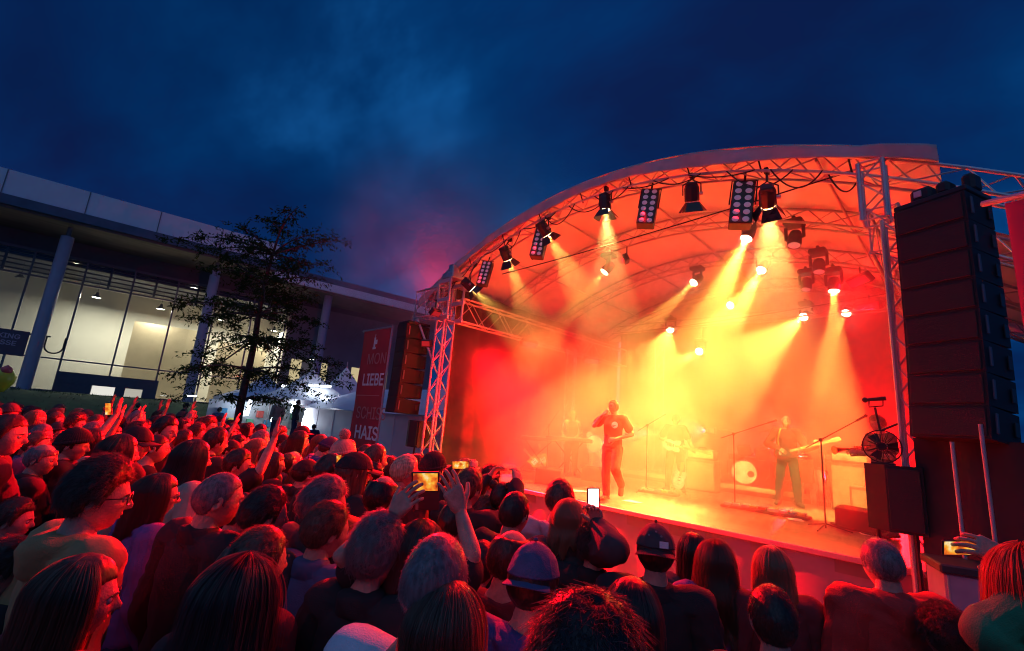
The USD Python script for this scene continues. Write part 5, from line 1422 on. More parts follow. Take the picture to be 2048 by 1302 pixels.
# riser behind, amplifiers, cases
M_WOOD = mat('riser_edge', (.50, .42, .30), .5, vary=.15)
rs = thing('drum_riser', 'low stage riser with a pale front edge carrying the drums', 'riser')
part(rs, 'platform', box((-7.4, 12.35, 1.004), (-1.2, 14.6, 1.20)), M_BLACKP)
part(rs, 'front_edge', cbox((-7.4, 12.32, 1.10), (-1.2, 12.348, 1.205), .004), M_WOOD)
def amp(label, px, py, Y, w, h, d, head=True, z0=DZ):
    p = on(px, py, 1, Y); T = thing('guitar_amplifier', label, 'amplifier', loc=(p[0], Y, z0))
    part(T, 'cabinet', cbox((-w / 2, 0, .0), (w / 2, d, h), .02), M_BLACKP)
    part(T, 'grille_cloth', cbox((-w / 2 + .04, -.008, .05), (w / 2 - .04, -.0005, h - .06), .003), mat('amp_grille', (.30, .24, .16), .8, vary=.2, scale=60))
    if head:
        part(T, 'amp_head', cbox((-w / 2 + .03, .03, h + .004), (w / 2 - .03, d - .03, h + .25), .02), M_BLACKP)
        part(T, 'front_panel', cbox((-w / 2 + .06, .022, h + .05), (w / 2 - .06, .028, h + .19), .002), mat('amp_panel', (.55, .45, .25), .4))
    part(T, 'handle', pipe([(-.1, d / 2, h + (.25 if head else .0)), (-.08, d / 2, h + (.29 if head else .04)), (.08, d / 2, h + (.29 if head else .04)), (.1, d / 2, h + (.25 if head else .0))], .012, 6), M_BLACKM)
amp('guitar amplifier with a small head on top, right of the guitarist', 1400, 975, 11.6, .72, .72, .32)
amp('dark amplifier stack at the right of the stage before the curtain', 1702, 985, 12.0, .70, .95, .36)
amp('low dark amplifier between the bass player and the right amplifier stack', 1740, 1000, 11.3, .62, .55, .36, False)

M_DRUMW = mat('drum_head', (.80, .76, .68), .4); M_DRUMS = mat('drum_shell', (.35, .05, .04), .2); M_CHROME = mat('chrome', (.75, .75, .76), .12, metal=1.0); M_CYM = mat('cymbal', (.70, .52, .20), .25, metal=1.0)
def drum(T, c, ax, r, h, nm='drum', front=M_DRUMW, shell=M_DRUMS):
    d = np.asarray(ax, float); d = d / np.linalg.norm(d)
    b = part(T, nm, orient(lathe([(.001, -h / 2), (r * .97, -h / 2), (r, -h / 2 + .01), (r, h / 2 - .01), (r * .97, h / 2), (.001, h / 2)], 24), d, c), shell, smooth=35)
    part(b, 'head', orient(lathe([(.001, -h / 2 - .006), (r * .94, -h / 2 - .006), (r * .94, -h / 2 - .001), (.001, -h / 2 - .001)], 24), d, c), front)
    part(b, 'hoop', orient(lathe([(r * .95, -h / 2 - .012), (r * 1.03, -h / 2 - .012), (r * 1.03, -h / 2 + .012), (r * .95, -h / 2 + .012), (r * .95, -h / 2 - .012)], 24), d, c), M_CHROME)
def cymbal(T, base, top, r, tilt):
    part(T, 'cymbal_stand', cat(tube(base, top, .012, 6), *[tube(np.array(base) + [0, 0, .25], np.array(base) + [.25 * math.cos(a), .25 * math.sin(a), .01], .010, 5) for a in (0, 2.1, 4.2)]), M_CHROME)
    n = np.array([tilt, -.2, 1.0])
    part(T, 'cymbal', orient(lathe([(.001, .022), (.03, .018), (.04, .006), (r, -.012), (r, -.014), (.04, .003), (.001, .018)], 28), -n, np.array(top) + [0, 0, .01]), M_CYM, smooth=35)
dk = thing('drum_kit', 'drum kit with a pale bass drum on the riser left of the bass player', 'drums')
bz = 1.205
bd = on(1487, 952, 1, 12.75); bd = np.array([bd[0], 12.75, bz + .30])
drum(dk, bd, (.45, -1, 0), .29, .40, 'bass_drum')
part(dk, 'drum_hole_ring', orient(lathe([(.001, -.212), (.075, -.212), (.075, -.207), (.001, -.207)], 20), (.45, -1, 0), bd + np.array([.13, .05, -.03])), M_BLACKM)
drum(dk, bd + [.0, .10, .52], (.1, .3, -1), .16, .22, 'tom'); drum(dk, bd + [.42, .10, .48], (.1, .3, -1), .17, .24, 'tom')
drum(dk, bd + [.75, .45, .12], (0, .1, -1), .21, .40, 'floor_tom'); drum(dk, bd + [-.35, .55, .34], (0, .1, -1), .18, .15, 'snare')
cymbal(dk, bd + [-.45, .15, -.3], bd + [-.40, .15, .95], .22, .3); cymbal(dk, bd + [.45, .45, -.3], bd + [.50, .40, 1.05], .25, -.2); cymbal(dk, bd + [.95, .3, -.3], bd + [.95, .3, .85], .2, -.3)
pk = thing('percussion_set', 'chrome percussion drums and stands right of the bass player', 'drums')
for k, (px, py, r, h) in enumerate(((1612, 940, .15, .5), (1640, 955, .17, .4), (1668, 945, .14, .45), (1630, 985, .12, .22), (1600, 990, .12, .2))):
    c = on(px, py, 1, 12.0 + .12 * k); drum(pk, c, (.0, .25, -1), r, h, 'conga' if k < 3 else 'bongo', shell=M_CHROME if k % 2 else M_DRUMS)
    part(pk, 'stand', cat(*[tube((c[0] + .12 * math.cos(a), c[1] + .12 * math.sin(a), c[2] - h / 2), (c[0] + .2 * math.cos(a), c[1] + .2 * math.sin(a), 1.01), .012, 6) for a in (.3, 2.4, 4.5)]), M_CHROME)
for k, (px, py) in enumerate(((1598, 915), (1650, 905), (1686, 912))):
    c = on(px, py, 1, 12.2); cymbal(pk, (c[0], c[1], 1.01), c, .17, .2 * (k - 1))
ws = thing('white_percussion', 'bright white percussion drums half hidden behind the singer', 'drums')
for k, (px, py, r, h, ax) in enumerate(((1190, 888, .22, .22, (.5, -1, .1)), (1198, 915, .17, .55, (0, .1, -1)), (1186, 918, .13, .4, (0, .2, -1)), (1180, 870, .10, .1, (.4, -1, 0)))):
    c = on(px, py, 1, 10.6 + .1 * k); drum(ws, c, ax, r, h, 'drum', M_DRUMW, M_DRUMW)
    part(ws, 'stand', tube((c[0], c[1] + .1, 1.005), (c[0], c[1] + .05, c[2]), .015, 6), M_CHROME)
def mic_stand(label, base_px, joint_px, tip_px, Y=None, dark=True, tail=.25):
    b = stage_at(*base_px); Y = b[1]
    j = on(*joint_px, 1, Y); j = np.array([b[0], Y, j[2]]); t = on(*tip_px, 1, Y + .05)
    T = thing('microphone_stand', label, 'microphone stand')
    part(T, 'pole', tube(b + [0, 0, .03], j, .011, 8), M_BLACKM)
    d = t - j; L = np.linalg.norm(d); d /= L
    part(T, 'boom', tube(j - d * tail, t, .008, 8), M_BLACKM)
    part(T, 'joint', cbox(j - .025, j + .025, .008), M_BLACKM)
    part(T, 'microphone', cat(tube(t, t + d * .13, .017, 10), moved(trimesh.creation.icosphere(1, .025), t + d * .15)), M_STEEL if not dark else M_BLACKM, smooth=30)
    for a in (.4, 2.5, 4.6):
        part(T, 'foot', tube(b + [0, 0, .09], b + [.34 * math.cos(a), .34 * math.sin(a), .012], .010, 6), M_BLACKM)
mic_stand('tall dark microphone stand at the front right of the stage, boom rising right', (1652, 1060), (1650, 880), (1712, 842))
mic_stand('microphone stand with a boom pointing at the bass player', (1470, 1016), (1470, 868), (1535, 846))
mic_stand('microphone stand before the guitarist', (1292, 985), (1290, 850), (1318, 836), dark=False)
mic_stand('microphone stand by the keyboards with its boom to the right', (1092, 950), (1095, 850), (1112, 830), dark=False)
def rest(label, px, py, top, colour, lean=.06):
    b = stage_at(px, py); tpt = on(*top, 1, b[1] + .1); u = tpt - (b + [0, 0, .30]); L = np.linalg.norm(u); u /= L
    guitar(label, lambda q: np.asarray(q, float), b + [0, 0, .30], u, (.6, -1, .2), colour, mat('pickguard_white', (.8, .8, .8), .3), L=(L - .25) / .62)
    T = thing('guitar_stand', 'small stand under the ' + label.split(' on ')[0].split(' with ')[0] , 'stand')
    part(T, 'leg', tube(b + [-.15, 0, .01], b + [0, .12, .4], .012, 6), M_BLACKM); part(T, 'leg', tube(b + [.15, 0, .01], b + [0, .12, .4], .012, 6), M_BLACKM)
    part(T, 'cradle', pipe([b + [-.12, -.10, .12], b + [-.10, .06, .10], b + [.10, .06, .10], b + [.12, -.10, .12]], .012, 6), M_BLACKM)
rest('white spare guitar on a stand right of the guitarist', 1358, 988, (1366, 925), M_GW)
rest('spare guitar with a pale neck leaning at the left of the stage', 1068, 948, (1048, 898), M_GS)
rest('spare guitar beside the leaning one at the left of the stage', 1085, 942, (1078, 888), M_GS)
# floor wedges, pedalboards, sheets, cables
def wedge(label, px, py, yaw):
    p = stage_at(px, py); T = thing('floor_monitor', label, 'loudspeaker', loc=p, rotz=yaw)
    m = from_man(m3.Manifold.hull_points(np.array([(x, y, z) for x in (-.28, .28) for y, z in ((-.2, .002), (.2, .002), (.2, .10), (-.03, .34), (-.2, .30))])))
    part(T, 'cabinet', m, M_SPK)
    Pq = np.array([[(-.25, .185, .125), (.25, .185, .125)], [(-.25, -.015, .333), (.25, -.015, .333)]])
    part(T, 'grille', slab(Pq, np.array([0, .012, .012])), M_GRILLE)
wedge('wedge monitor at the left front of the stage', 1100, 968, 0.4)
wedge('wedge monitor on the floor before the white percussion', 1190, 962, 0.2)
wedge('wedge monitor at the feet of the horn player', 1725, 1062, -.3)
def pedals(label, px, py, n, yaw, w):
    p = stage_at(px, py); T = thing('pedalboard', label, 'pedalboard', loc=p, rotz=yaw)
    part(T, 'board', cbox((-w / 2, -.17, .004), (w / 2, .17, .05), .01), M_BLACKP)
    for k in range(n):
        x = -w / 2 + .06 + k * (w - .1) / n
        for row in (0, 1):
            col = [(.7, .68, .6), (.6, .45, .1), (.55, .55, .58), (.5, .08, .05), (.1, .3, .4)][(k * 2 + row) % 5]
            part(T, 'pedal', cbox((x, -.15 + row * .16, .052), (x + (w - .1) / n * .78, -.02 + row * .16, .095), .006), mat(f'pedal_{(k * 2 + row) % 5}', col, .35))
pedals('long pedalboard with pale pedals before the bass player', 1510, 1022, 7, .1, 1.1)
pedals('second pedalboard nearer the microphone stand at the right', 1580, 1034, 4, .05, .6)
pedals('pedalboard at the feet of the guitarist', 1318, 988, 5, .2, .8)
for k, (px, py, lab) in enumerate(((1590, 1040, 'white paper set list on the stage floor before the bass player'), (1265, 1004, 'white paper sheet on the floor right of the singer'), (1160, 983, 'white paper sheet on the floor left of the singer'), (1738, 1070, 'white sheet near the right front corner of the stage'))):
    p = stage_at(px, py)
    single('paper_sheet', moved(rotz(slab(np.array([[(-.11, -.15, .012), (.11, -.15, .006)], [(-.11, .15, .006), (.11, .15, .014)]]), np.array([0, 0, .002])), .4 + k), p), mat('paper', (.8, .8, .78), .7), lab, 'paper')
cq = np.random.default_rng(8)
for k in range(9):
    px, py = 1668 + k * 11, 1052 + k * 2.6
    p = stage_at(px, py); a = np.linspace(0, 12, 60)
    rr = .10 + .04 * np.sin(a * 1.7 + k) 
    pts = np.stack([p[0] + rr * np.cos(a) + .02 * a * .3, p[1] + rr * np.sin(a) * 1.3, p[2] + .012 + .012 * (a / 6 + .5 * np.sin(a * 3))], -1)
    rope('stage_cable', f'coiled black cable on the stage floor at the right front, coil {"one two three four five six seven eight nine".split()[k]} from the left', pts, .0075, M_RUBBER)
# a wire-cage fan and a bar with a microphone, on the right speaker cabinet
fn_ = thing('cage_fan', 'round wire cage fan standing on the right front speaker cabinet', 'fan')
fc_ = on(1764, 893, 1, 6.6); R_ = .165
fd = np.array([-.15, -1.0, 0])
for k in range(16):
    a = k * math.pi / 8
    e1 = np.array([math.cos(a), 0, math.sin(a)])
    part(fn_, 'cage_wire', pipe([fc_ + e1 * .03 + [0, -.075, 0], fc_ + e1 * R_ * .75 + [0, -.065, 0], fc_ + e1 * R_, fc_ + e1 * R_ * .75 + [0, .065, 0], fc_ + e1 * .03 + [0, .075, 0]], .004, 5), M_BLACKM)
part(fn_, 'rim', moved(orient(lathe([(R_, -.012), (R_ + .012, -.012), (R_ + .012, .012), (R_, .012), (R_, -.012)], 28), (0, -1, 0), (0, 0, 0)), fc_), M_BLACKM)
part(fn_, 'motor', moved(orient(lathe([(.001, -.05), (.045, -.05), (.05, .06), (.001, .07)], 16), (0, -1, 0), (0, 0, 0)), fc_), M_BLACKM)
for k in range(3):
    a = k * 2.094; e1 = np.array([math.cos(a), 0, math.sin(a)]); e2 = np.array([-math.sin(a), 0, math.cos(a)])
    Pq = np.array([[fc_ + e1 * .05 - e2 * .02 + [0, .01, 0], fc_ + e1 * .05 + e2 * .03 - [0, .02, 0]], [fc_ + e1 * .14 - e2 * .04 + [0, .015, 0], fc_ + e1 * .14 + e2 * .06 - [0, .025, 0]]])
    part(fn_, 'blade', slab(Pq, np.array([0, .003, 0])), M_BLACKM)
part(fn_, 'foot', cat(tube((fc_[0], fc_[1], 2.066), (fc_[0], fc_[1], fc_[2] - R_), .015, 6), cbox((fc_[0] - .1, fc_[1] - .08, 2.0605), (fc_[0] + .1, fc_[1] + .08, 2.08), .004)), M_BLACKM)
mb = thing('microphone_bar', 'microphone lying on a bracket above the cage fan at the right', 'microphone stand')
q1, q2 = on(1730, 800, 1, 6.75), on(1772, 797, 1, 6.75)
ql, qm = on(1750, 815, 1, 6.75), on(1760, 862, 1, 6.75)
part(mb, 'microphone', cat(tube(q1, q2, .017, 10, .024), moved(trimesh.creation.icosphere(2, .030), q1)), M_BLACKM, smooth=40)
part(mb, 'bracket', cat(pipe([on(1738, 802, 1, 6.75), on(1738, 814, 1, 6.75), on(1766, 812, 1, 6.75), on(1766, 799, 1, 6.75)], .008, 6), tube(ql, qm, .012, 8), tube(qm, on(1800, 846, 1, 6.75), .012, 8)), M_BLACKM)

# ------------------------------------------------------------------ the crowd
STAGE_C = np.array([-4.8, 9.0, 0])
def crowd(label, px, py, wpx, H=None, lean=0, face=None, jit=0.0, **k):
    """A person whose head top stands at this pixel, as far away as the head's size says, on the ground."""
    hw = dict(short=.180, crop=.170, buzz=.163, balding=.170, thick=.200, bushy=.212, curly=.222, long=.196, bob=.215, shoulder=.212, wavy=.240, cap=.186, cap_back=.190, ponytail=.172, buns=.172).get(k.get('hair'), .185)
    d = FPX * hw * math.sqrt(1 + ((px - 1024) / FPX) ** 2) / wpx
    q = at(px, py, d)
    lim = (1.52, 1.97) if H is None else (H, H)
    if not lim[0] <= q[2] <= lim[1]:
        z = min(max(q[2], lim[0]), lim[1]); q2 = on(px, py, 2, z)
        if 0.3 < (CAM_R[2] @ (q2 - CAM_P)) < 14: q = q2
        q[2] = z
    loc = np.array([q[0], q[1], 0.0])
    yaw = face_to(loc, STAGE_C if face is None else loc + np.asarray(face, float)) + jit
    if k.get('fine') and wpx >= 70: k['fine'] = 2
    return person(label, loc, q[2], yaw, **k)
C_ = crowd
G0 = None
C_('dark head with thick rim-lit hair cut off by the bottom edge, nearest of all', 1175, 1208, 235, hair='thick', hc='black', top='jacket', tc='black', fine=True, seed=1)
C_('person in a dark cap worn backwards, white label', 1312, 1052, 84, hair='cap_back', extra=(('cap_back', 'charcoal', 'maroon', 1),), top='jacket', tc='black', hc='dark', fine=True, seed=2)
C_('woman with long dark hair close behind the person in the backwards cap', 1387, 1066, 72, fem=True, hair='long', hc='dark', top='sweater', tc='charcoal', fine=True, seed=3)
C_('woman with long frizzy red-edged hair before the stage, right of the middle', 1432, 1082, 96, fem=True, hair='wavy', hc='brown', top='jacket', tc='purple', fine=True, seed=4)
C_('woman with parted long dark hair at the bottom right of the middle', 1270, 1158, 125, fem=True, hair='long', hc='black', top='jacket', tc='black', fine=True, seed=5, jit=.2)
C_('woman with light brown shoulder hair, head against the red stage skirt', 1547, 1092, 92, fem=True, hair='shoulder', hc='light', top='jacket', tc='maroon', fine=True, seed=6)
C_('man with short dark hair and visible pink ears at the bottom right', 1547, 1173, 108, hair='crop', hc='dark', top='tshirt', tc='black', fine=True, seed=7)
C_('grey haired man in a red rain jacket with hood, at the right', 1768, 1076, 88, hair='crop', hc='grey', top='rain', tc='red', fine=True, seed=8, nod=.1)
C_('person with a mass of short curly hair at the bottom right corner', 1892, 1220, 120, hair='curly', hc='dark', top='jacket', tc='black', fine=True, seed=9)
pe = C_('woman with long reddish hair and green top at the right edge, filming', 2066, 1098, 200, fem=True, hair='wavy', hc='auburn', top='sweater', tc='green', fine=True, seed=10, arms={-1: dict(el=at(2095, 1200, 1.62), wr=at(2012, 1112, 1.84), f=CAM_R[1] * .3 - CAM_R[0] * .8 + CAM_R[2] * .2, n=-CAM_R[2] * .8 + CAM_R[1] * .5, curl=.5)})
C_('man with thick round dark hair before the middle of the stage', 1190, 1047, 78, hair='bushy', hc='dark', top='jacket', tc='black', fine=True, seed=11)
pb = C_('blonde woman with a straight bob filming with a raised phone', 1138, 996, 72, fem=True, hair='bob', hc='light', top='jacket', tc='charcoal', fine=True, seed=12, arms={1: dict(el=at(1226, 1098, 2.32), wr=at(1198, 1052, 2.54), f=CAM_R[1] * .9 - CAM_R[0] * .25, n=CAM_R[0] * .5 + CAM_R[2] * .7, curl=.55)})
C_('man with red-lit hair and a striped hoodie before the stage', 1119, 961, 54, hair='short', hc='brown', top='hoodie', tc='stripe', fine=True, seed=13)
C_('man with short dark hair, clear ear and dark jacket, left of the striped hoodie', 1027, 983, 57, hair='crop', hc='dark', top='jacket', tc='black', fine=True, seed=14, jit=-.25)
C_('woman with two small hair buns at the stage edge', 1003, 964, 46, fem=True, hair='buns', hc='dark', top='jacket', tc='black', fine=True, seed=15)
C_('person with tousled curly hair below the woman with two buns', 966, 998, 60, hair='curly', hc='brown', top='jacket', tc='black', fine=True, seed=16)
C_('man with a shaved pale temple and slicked dark hair in a dark red top', 1016, 1056, 80, hair='balding', hc='dark', top='sweater', tc='maroon', fine=True, seed=17, turn=-.35)
C_('person in a faded denim cap and blue jacket at the bottom middle', 1066, 1093, 106, hair='cap', extra=(('cap_back', 'denim', 'denim'),), hc='dark', top='hoodie', tc='blue', fine=True, seed=18)
C_('grey shorn man in a white t-shirt, back of the head to the camera, bottom middle', 870, 1062, 125, hair='buzz', hc='grey', top='tshirt', tc='white', fine=True, seed=19)
# the one filming with both hands, a phone in an open case
vf = CAM_R[2]; vu = CAM_R[1]; vr = CAM_R[0]
q57 = at(838, 1038, 1.82)
L57 = np.array([q57[0], q57[1], 0.0])
person('person with dark hair holding a phone overhead in both bare hands', L57, q57[2], face_to(L57, STAGE_C), POSES['down'], fem=True, hair='shoulder', hc='dark', top='tshirt', tc='black', fine=True, seed=57,
       arms={-1: dict(el=at(686, 1112, 1.72), wr=at(784, 1032, 1.84), f=vu * .70 + vr * .62, n=-vf * .75 - vr * .35 + vu * .3, curl=.32, thumb=.75), 1: dict(el=at(944, 1112, 1.72), wr=at(921, 1022, 1.84), f=vu * .95 - vr * .36, n=-vf * .75 + vr * .45, curl=.30, thumb=.9)})
M_SCR = usdkit.material(stage, LK + 'phone_screen', {'tc': ('texture_coordinate', {}), 'n': ('noise_texture', dict(scale=26.0, detail=2.0)), 'r': ('rgb_ramp', dict(ramp=[(.30, (.35, .02, .01)), (.45, (.95, .20, .02)), (.56, (1.0, .50, .05)), (.70, (1.0, .9, .55))])), 'e': ('emission', dict(strength=.95))},
                        [('tc.object', 'n.vector'), ('n.fac', 'r.fac'), ('r.color', 'e.color')], surface='e.emission')
M_SCRW = glow('phone_screen_white', (1.0, .98, .95), 1.6)
M_PHONE = mat('phone_case', (.02, .02, .025), .35)
def phone(label, c, w, h, cover=False, scr=None, up=None, rt=None, ui=True):
    up = vu if up is None else up; rt = vr if rt is None else rt
    nrm = np.cross(rt, up); nrm /= np.linalg.norm(nrm)
    B = np.stack([rt, up, nrm])
    T = thing('phone', label, 'phone')
    def L(m): m = m.copy(); m.vertices = m.vertices @ B + c; return m
    part(T, 'case', L(cbox((-w / 2, -h / 2, -.009), (w / 2, h / 2, 0), .003)), M_PHONE)
    t = .06 * min(w, h)
    part(T, 'screen', L(cbox((-w / 2 + t * 1.6, -h / 2 + t, .0003), (w / 2 - t * 1.6, h / 2 - t, .0012), .0002)), scr or M_SCR)
    if cover:
        part(T, 'case_flap', L(cbox((-w / 2 - .004, -h / 2 - .078, -.010), (w / 2 - .002, -h / 2 - .002, -.004), .003)), mat('case_leather', (.025, .03, .035), .5))
        part(T, 'flap_strap', L(cbox((-w / 2 + .016, -h / 2 - .075, -.0038), (-w / 2 + .028, -h / 2 - .012, -.0025), .0005)), mat('strap_green', (.14, .28, .22), .5))
    return T
phone('phone in an open dark case showing the orange stage, held up in both hands', at(851, 964, 1.93), .116, .082, True)
C_('woman with straight long brown hair at the bottom, left of the denim cap', 888, 1160, 160, fem=True, hair='long', hc='brown', top='jacket', tc='black', fine=True, seed=20)
C_('person with layered ash blonde short hair below the raised left forearm', 752, 1036, 112, hair='thick', hc='grey', top='jacket', tc='black', fine=True, seed=21, fem=True)
C_('man with flat short hair and denim collar left of the ash blonde head', 650, 1005, 84, hair='short', hc='brown', top='jacket', tc='denim', fine=True, seed=22, turn=-.3)
C_('grey haired man with glasses in profile, above the denim collar', 645, 958, 84, hair='thick', hc='grey', top='jacket', tc='charcoal', fine=True, extra=('glasses',), seed=23, turn=-.45)
C_('man with tall dark hair looking right, left of the grey haired man with glasses', 526, 973, 86, hair='short', hc='black', top='hoodie', tc='charcoal', fine=True, seed=24, turn=-.3)
C_('woman with a loose ponytail below the tall dark haired man', 513, 1050, 108, fem=True, hair='ponytail', hc='brown', top='sweater', tc='maroon', fine=True, seed=25, turn=-.2)
C_('person with a big mass of long dark curls at the bottom left', 475, 1114, 190, fem=True, hair='wavy', hc='black', top='jacket', tc='black', fine=True, seed=26)
C_('bald man with a big ear in a black jacket, left of the middle', 434, 940, 80, hair='buzz', hc='grey', top='jacket', tc='black', fine=True, seed=27, turn=-.45)
C_('person with a lavender shirt right behind the bald man in black', 478, 985, 66, hair='crop', hc='dark', top='tshirt', tc='lilac', fine=False, seed=28, turn=-.2)
C_('woman with long dark hair and glasses in a purple sweater', 310, 943, 88, fem=True, hair='long', hc='dark', top='sweater', tc='purple', fine=True, extra=('glasses',), seed=29, turn=-.35)
C_('man with bushy dark hair, glasses and a mustard hooded jacket', 196, 923, 138, hair='bushy', hc='black', top='hoodie', tc='mustard', fine=True, extra=('glasses',), seed=30, turn=-.5)
C_('woman with long straight hair in profile at the bottom left corner', 148, 1108, 180, fem=True, hair='long', hc='brown', top='jacket', tc='maroon', fine=True, seed=31, turn=-.55)
C_('person with dark flat hair at the left edge, below the black shoulders', 28, 998, 86, hair='short', hc='dark', top='jacket', tc='black', fine=True, seed=32, turn=-.5)
C_('dark haired person cut off by the left edge above the bottom left woman', 6, 1082, 98, hair='thick', hc='dark', top='jacket', tc='black', fine=True, seed=33, turn=-.3)
C_('man in sharp red profile at the left edge, tallest there', 12, 824, 84, hair='crop', hc='dark', top='jacket', tc='black', fine=True, extra=('face',), seed=34, turn=-.5)
C_('man with thin grey hair and bare forehead at the left, behind the bushy hair', 84, 884, 62, hair='balding', hc='grey', top='jacket', tc='black', fine=True, seed=35, turn=-.5)
C_('man in a black beanie with a bright red ear at the left', 146, 858, 60, hair='cap', extra=(('beanie', 'black'),), top='jacket', tc='black', seed=36, turn=-.35)
C_('greying man stretching one arm up with a bent hand at the left', 184, 846, 50, hair='thick', hc='grey', top='tshirt', tc='maroon', pose='armR', fine=True, seed=37, turn=-.4)
C_('man in a black peaked cap in profile, peak glowing red', 272, 852, 60, hair='cap', extra=(('cap', 'black', 'black'), 'face'), top='jacket', tc='black', fine=True, seed=38, turn=-.75)
C_('man with dark hair and a bright ear right of the peaked cap', 331, 832, 60, hair='short', hc='black', top='jacket', tc='black', fine=True, extra=('face',), seed=39, turn=-.75)
C_('bald head with glowing forehead behind the raised bent hand', 275, 818, 42, hair='buzz', hc='grey', top='sweater', tc='grey', seed=40, turn=-.7)
C_('person with both palms pressed together overhead before the lawn', 352, 846, 36, H=1.72, fem=True, pose='clap', hair='short', hc='dark', top='tshirt', tc='red', seed=41, turn=-.4)
C_('person raising a flat open hand high at the left, biggest raised hand', 474, 898, 50, pose='armR', hair='short', hc='dark', top='tshirt', tc='black', fine=True, extra=('face',), seed=42, turn=-.5)
C_('person in a red-lit bobble hat before the red banner', 682, 880, 40, hair='cap', extra=(('beanie', 'beige', 1),), top='jacket', tc='red', seed=43)
C_('person with long hair under a black cap, looking right', 704, 903, 58, hair='cap', extra=(('cap', 'black', 'black'), 'long_under'), hc='brown', top='jacket', tc='black', fine=True, seed=44, turn=-.5)
C_('man with cropped hair just left of the hanging speaker cable', 747, 887, 40, hair='crop', hc='brown', top='jacket', tc='black', seed=45, turn=-.3)
C_('fair haired man with a bright ear below the hanging speakers', 807, 910, 46, hair='short', hc='blonde', top='jacket', tc='maroon', seed=46, turn=-.45)
C_('person in a plain dark beanie against the red curtain', 864, 906, 44, hair='cap', extra=(('beanie', 'black'),), top='jacket', tc='black', seed=47)
C_('man with a bald patch on his crown in an orange jacket', 762, 948, 62, hair='balding', hc='black', top='jacket', tc='orange', fine=True, seed=48)
pc2 = C_('person with glowing hair edges filming near the stage corner', 936, 938, 52, pose='phone', hair='short', hc='brown', top='jacket', tc='black', fine=True, seed=49, jit=-.15)
C_('man with a tuft of dark hair between the cap wearer and the bald patch', 742, 925, 44, hair='short', hc='black', top='jacket', tc='black', seed=50, turn=-.3)
C_('person with long dark hair just behind the flat open hand', 545, 902, 46, fem=True, hair='long', hc='dark', top='jacket', tc='black', seed=51, turn=-.4)
C_('woman with wavy hair in profile, left of the long haired cap wearer', 600, 922, 54, fem=True, hair='wavy', hc='brown', top='jacket', tc='maroon', seed=52, turn=-.5)
C_('man with dark round hair left of the wavy haired woman in profile', 655, 912, 56, hair='thick', hc='dark', top='jacket', tc='black', seed=53, turn=-.35)
C_('person with lit red cheeks holding a small light, left of the blue shoulder', 520, 848, 34, hair='short', hc='dark', top='jacket', tc='black', extra=('face',), seed=54, turn=-.6, H=1.85)
C_('broad shouldered person in a blue jacket bending down behind the crowd', 645, 868, 34, hair='cap', extra=(('beanie', 'navy'),), top='rain', tc='blue', seed=55, nod=.6)
C_('person with slicked hair in front of the denim capped person, dark jacket', 960, 1085, 74, hair='short', hc='black', top='jacket', tc='maroon', seed=56)
C_('person with dark hair between the raised phone and the tousled curls', 905, 1005, 62, hair='short', hc='dark', top='jacket', tc='black', seed=58)
C_('woman with long lit hair behind the woman in purple', 372, 905, 56, fem=True, hair='long', hc='light', top='jacket', tc='maroon', seed=59, turn=-.5)
C_('woman with streaked fair hair hanging over her cheek', 330, 905, 52, fem=True, hair='shoulder', hc='light', top='jacket', tc='black', seed=60, turn=-.4)
# phones held by others
def hand_phone(lab, px, py, dep, w, h, scr=None): phone(lab, at(px, py, dep), w, h, False, scr)
hand_phone('upright phone with a glaring white screen before the stage', 1187, 1002, 2.62, .072, .145, M_SCRW)
hand_phone('phone held sideways showing the orange stage at the right edge', 1921, 1096, 1.92, .145, .060)
hand_phone('small yellow phone screen held up at the stage corner', 921, 930, 3.35, .125, .062)
hand_phone('tiny bright phone screen beside the black cap with long hair', 678, 922, 3.3, .04, .085)
hand_phone('small phone with stripes of light beside the bent raised hand', 216, 818, 3.4, .05, .09)

# ---- the rest of the crowd: copies of a few people, each with a place of its own
protos = []
pr_ = np.random.default_rng(77)
look = [('short dark hair and black jacket', dict(hair='short', hc='dark', top='jacket', tc='black')), ('long brown hair and dark jacket', dict(fem=True, hair='long', hc='brown', top='jacket', tc='charcoal')), ('thick black hair and hoodie', dict(hair='thick', hc='black', top='hoodie', tc='navy')),
        ('cropped grey hair and dark shirt', dict(hair='crop', hc='grey', top='sweater', tc='charcoal')), ('fair bob and maroon top', dict(fem=True, hair='bob', hc='light', top='sweater', tc='maroon')), ('dark cap and black jacket', dict(hair='cap', extra=(('cap', 'black', 'black'),), hc='dark', top='jacket', tc='black')),
        ('balding head and grey jacket', dict(hair='balding', hc='grey', top='jacket', tc='grey')), ('ponytail and denim jacket', dict(fem=True, hair='ponytail', hc='brown', top='jacket', tc='denim')), ('curly hair and red sweater', dict(hair='curly', hc='dark', top='sweater', tc='red')),
        ('shaved head and black t-shirt', dict(hair='buzz', hc='dark', top='tshirt', tc='black')), ('shoulder length dark hair and beige top', dict(fem=True, hair='shoulder', hc='dark', top='sweater', tc='beige')), ('knitted hat and dark jacket', dict(hair='cap', extra=(('beanie', 'charcoal'),), top='jacket', tc='black')),
        ('dark hair and one raised arm', dict(hair='short', hc='dark', top='tshirt', tc='black', pose='armL')), ('long hair and both arms up', dict(fem=True, hair='long', hc='dark', top='tshirt', tc='maroon', pose='both')), ('brown hair and a raised phone', dict(hair='short', hc='brown', top='jacket', tc='black', pose='phone'))]
taken = []
for prim in stage.GetPrimAtPath('/World').GetChildren():
    if prim.GetName().startswith('person'):
        t_ = UsdGeom.Xformable(prim).GetLocalTransformation().ExtractTranslation(); taken.append((t_[0], t_[1]))
spots = []
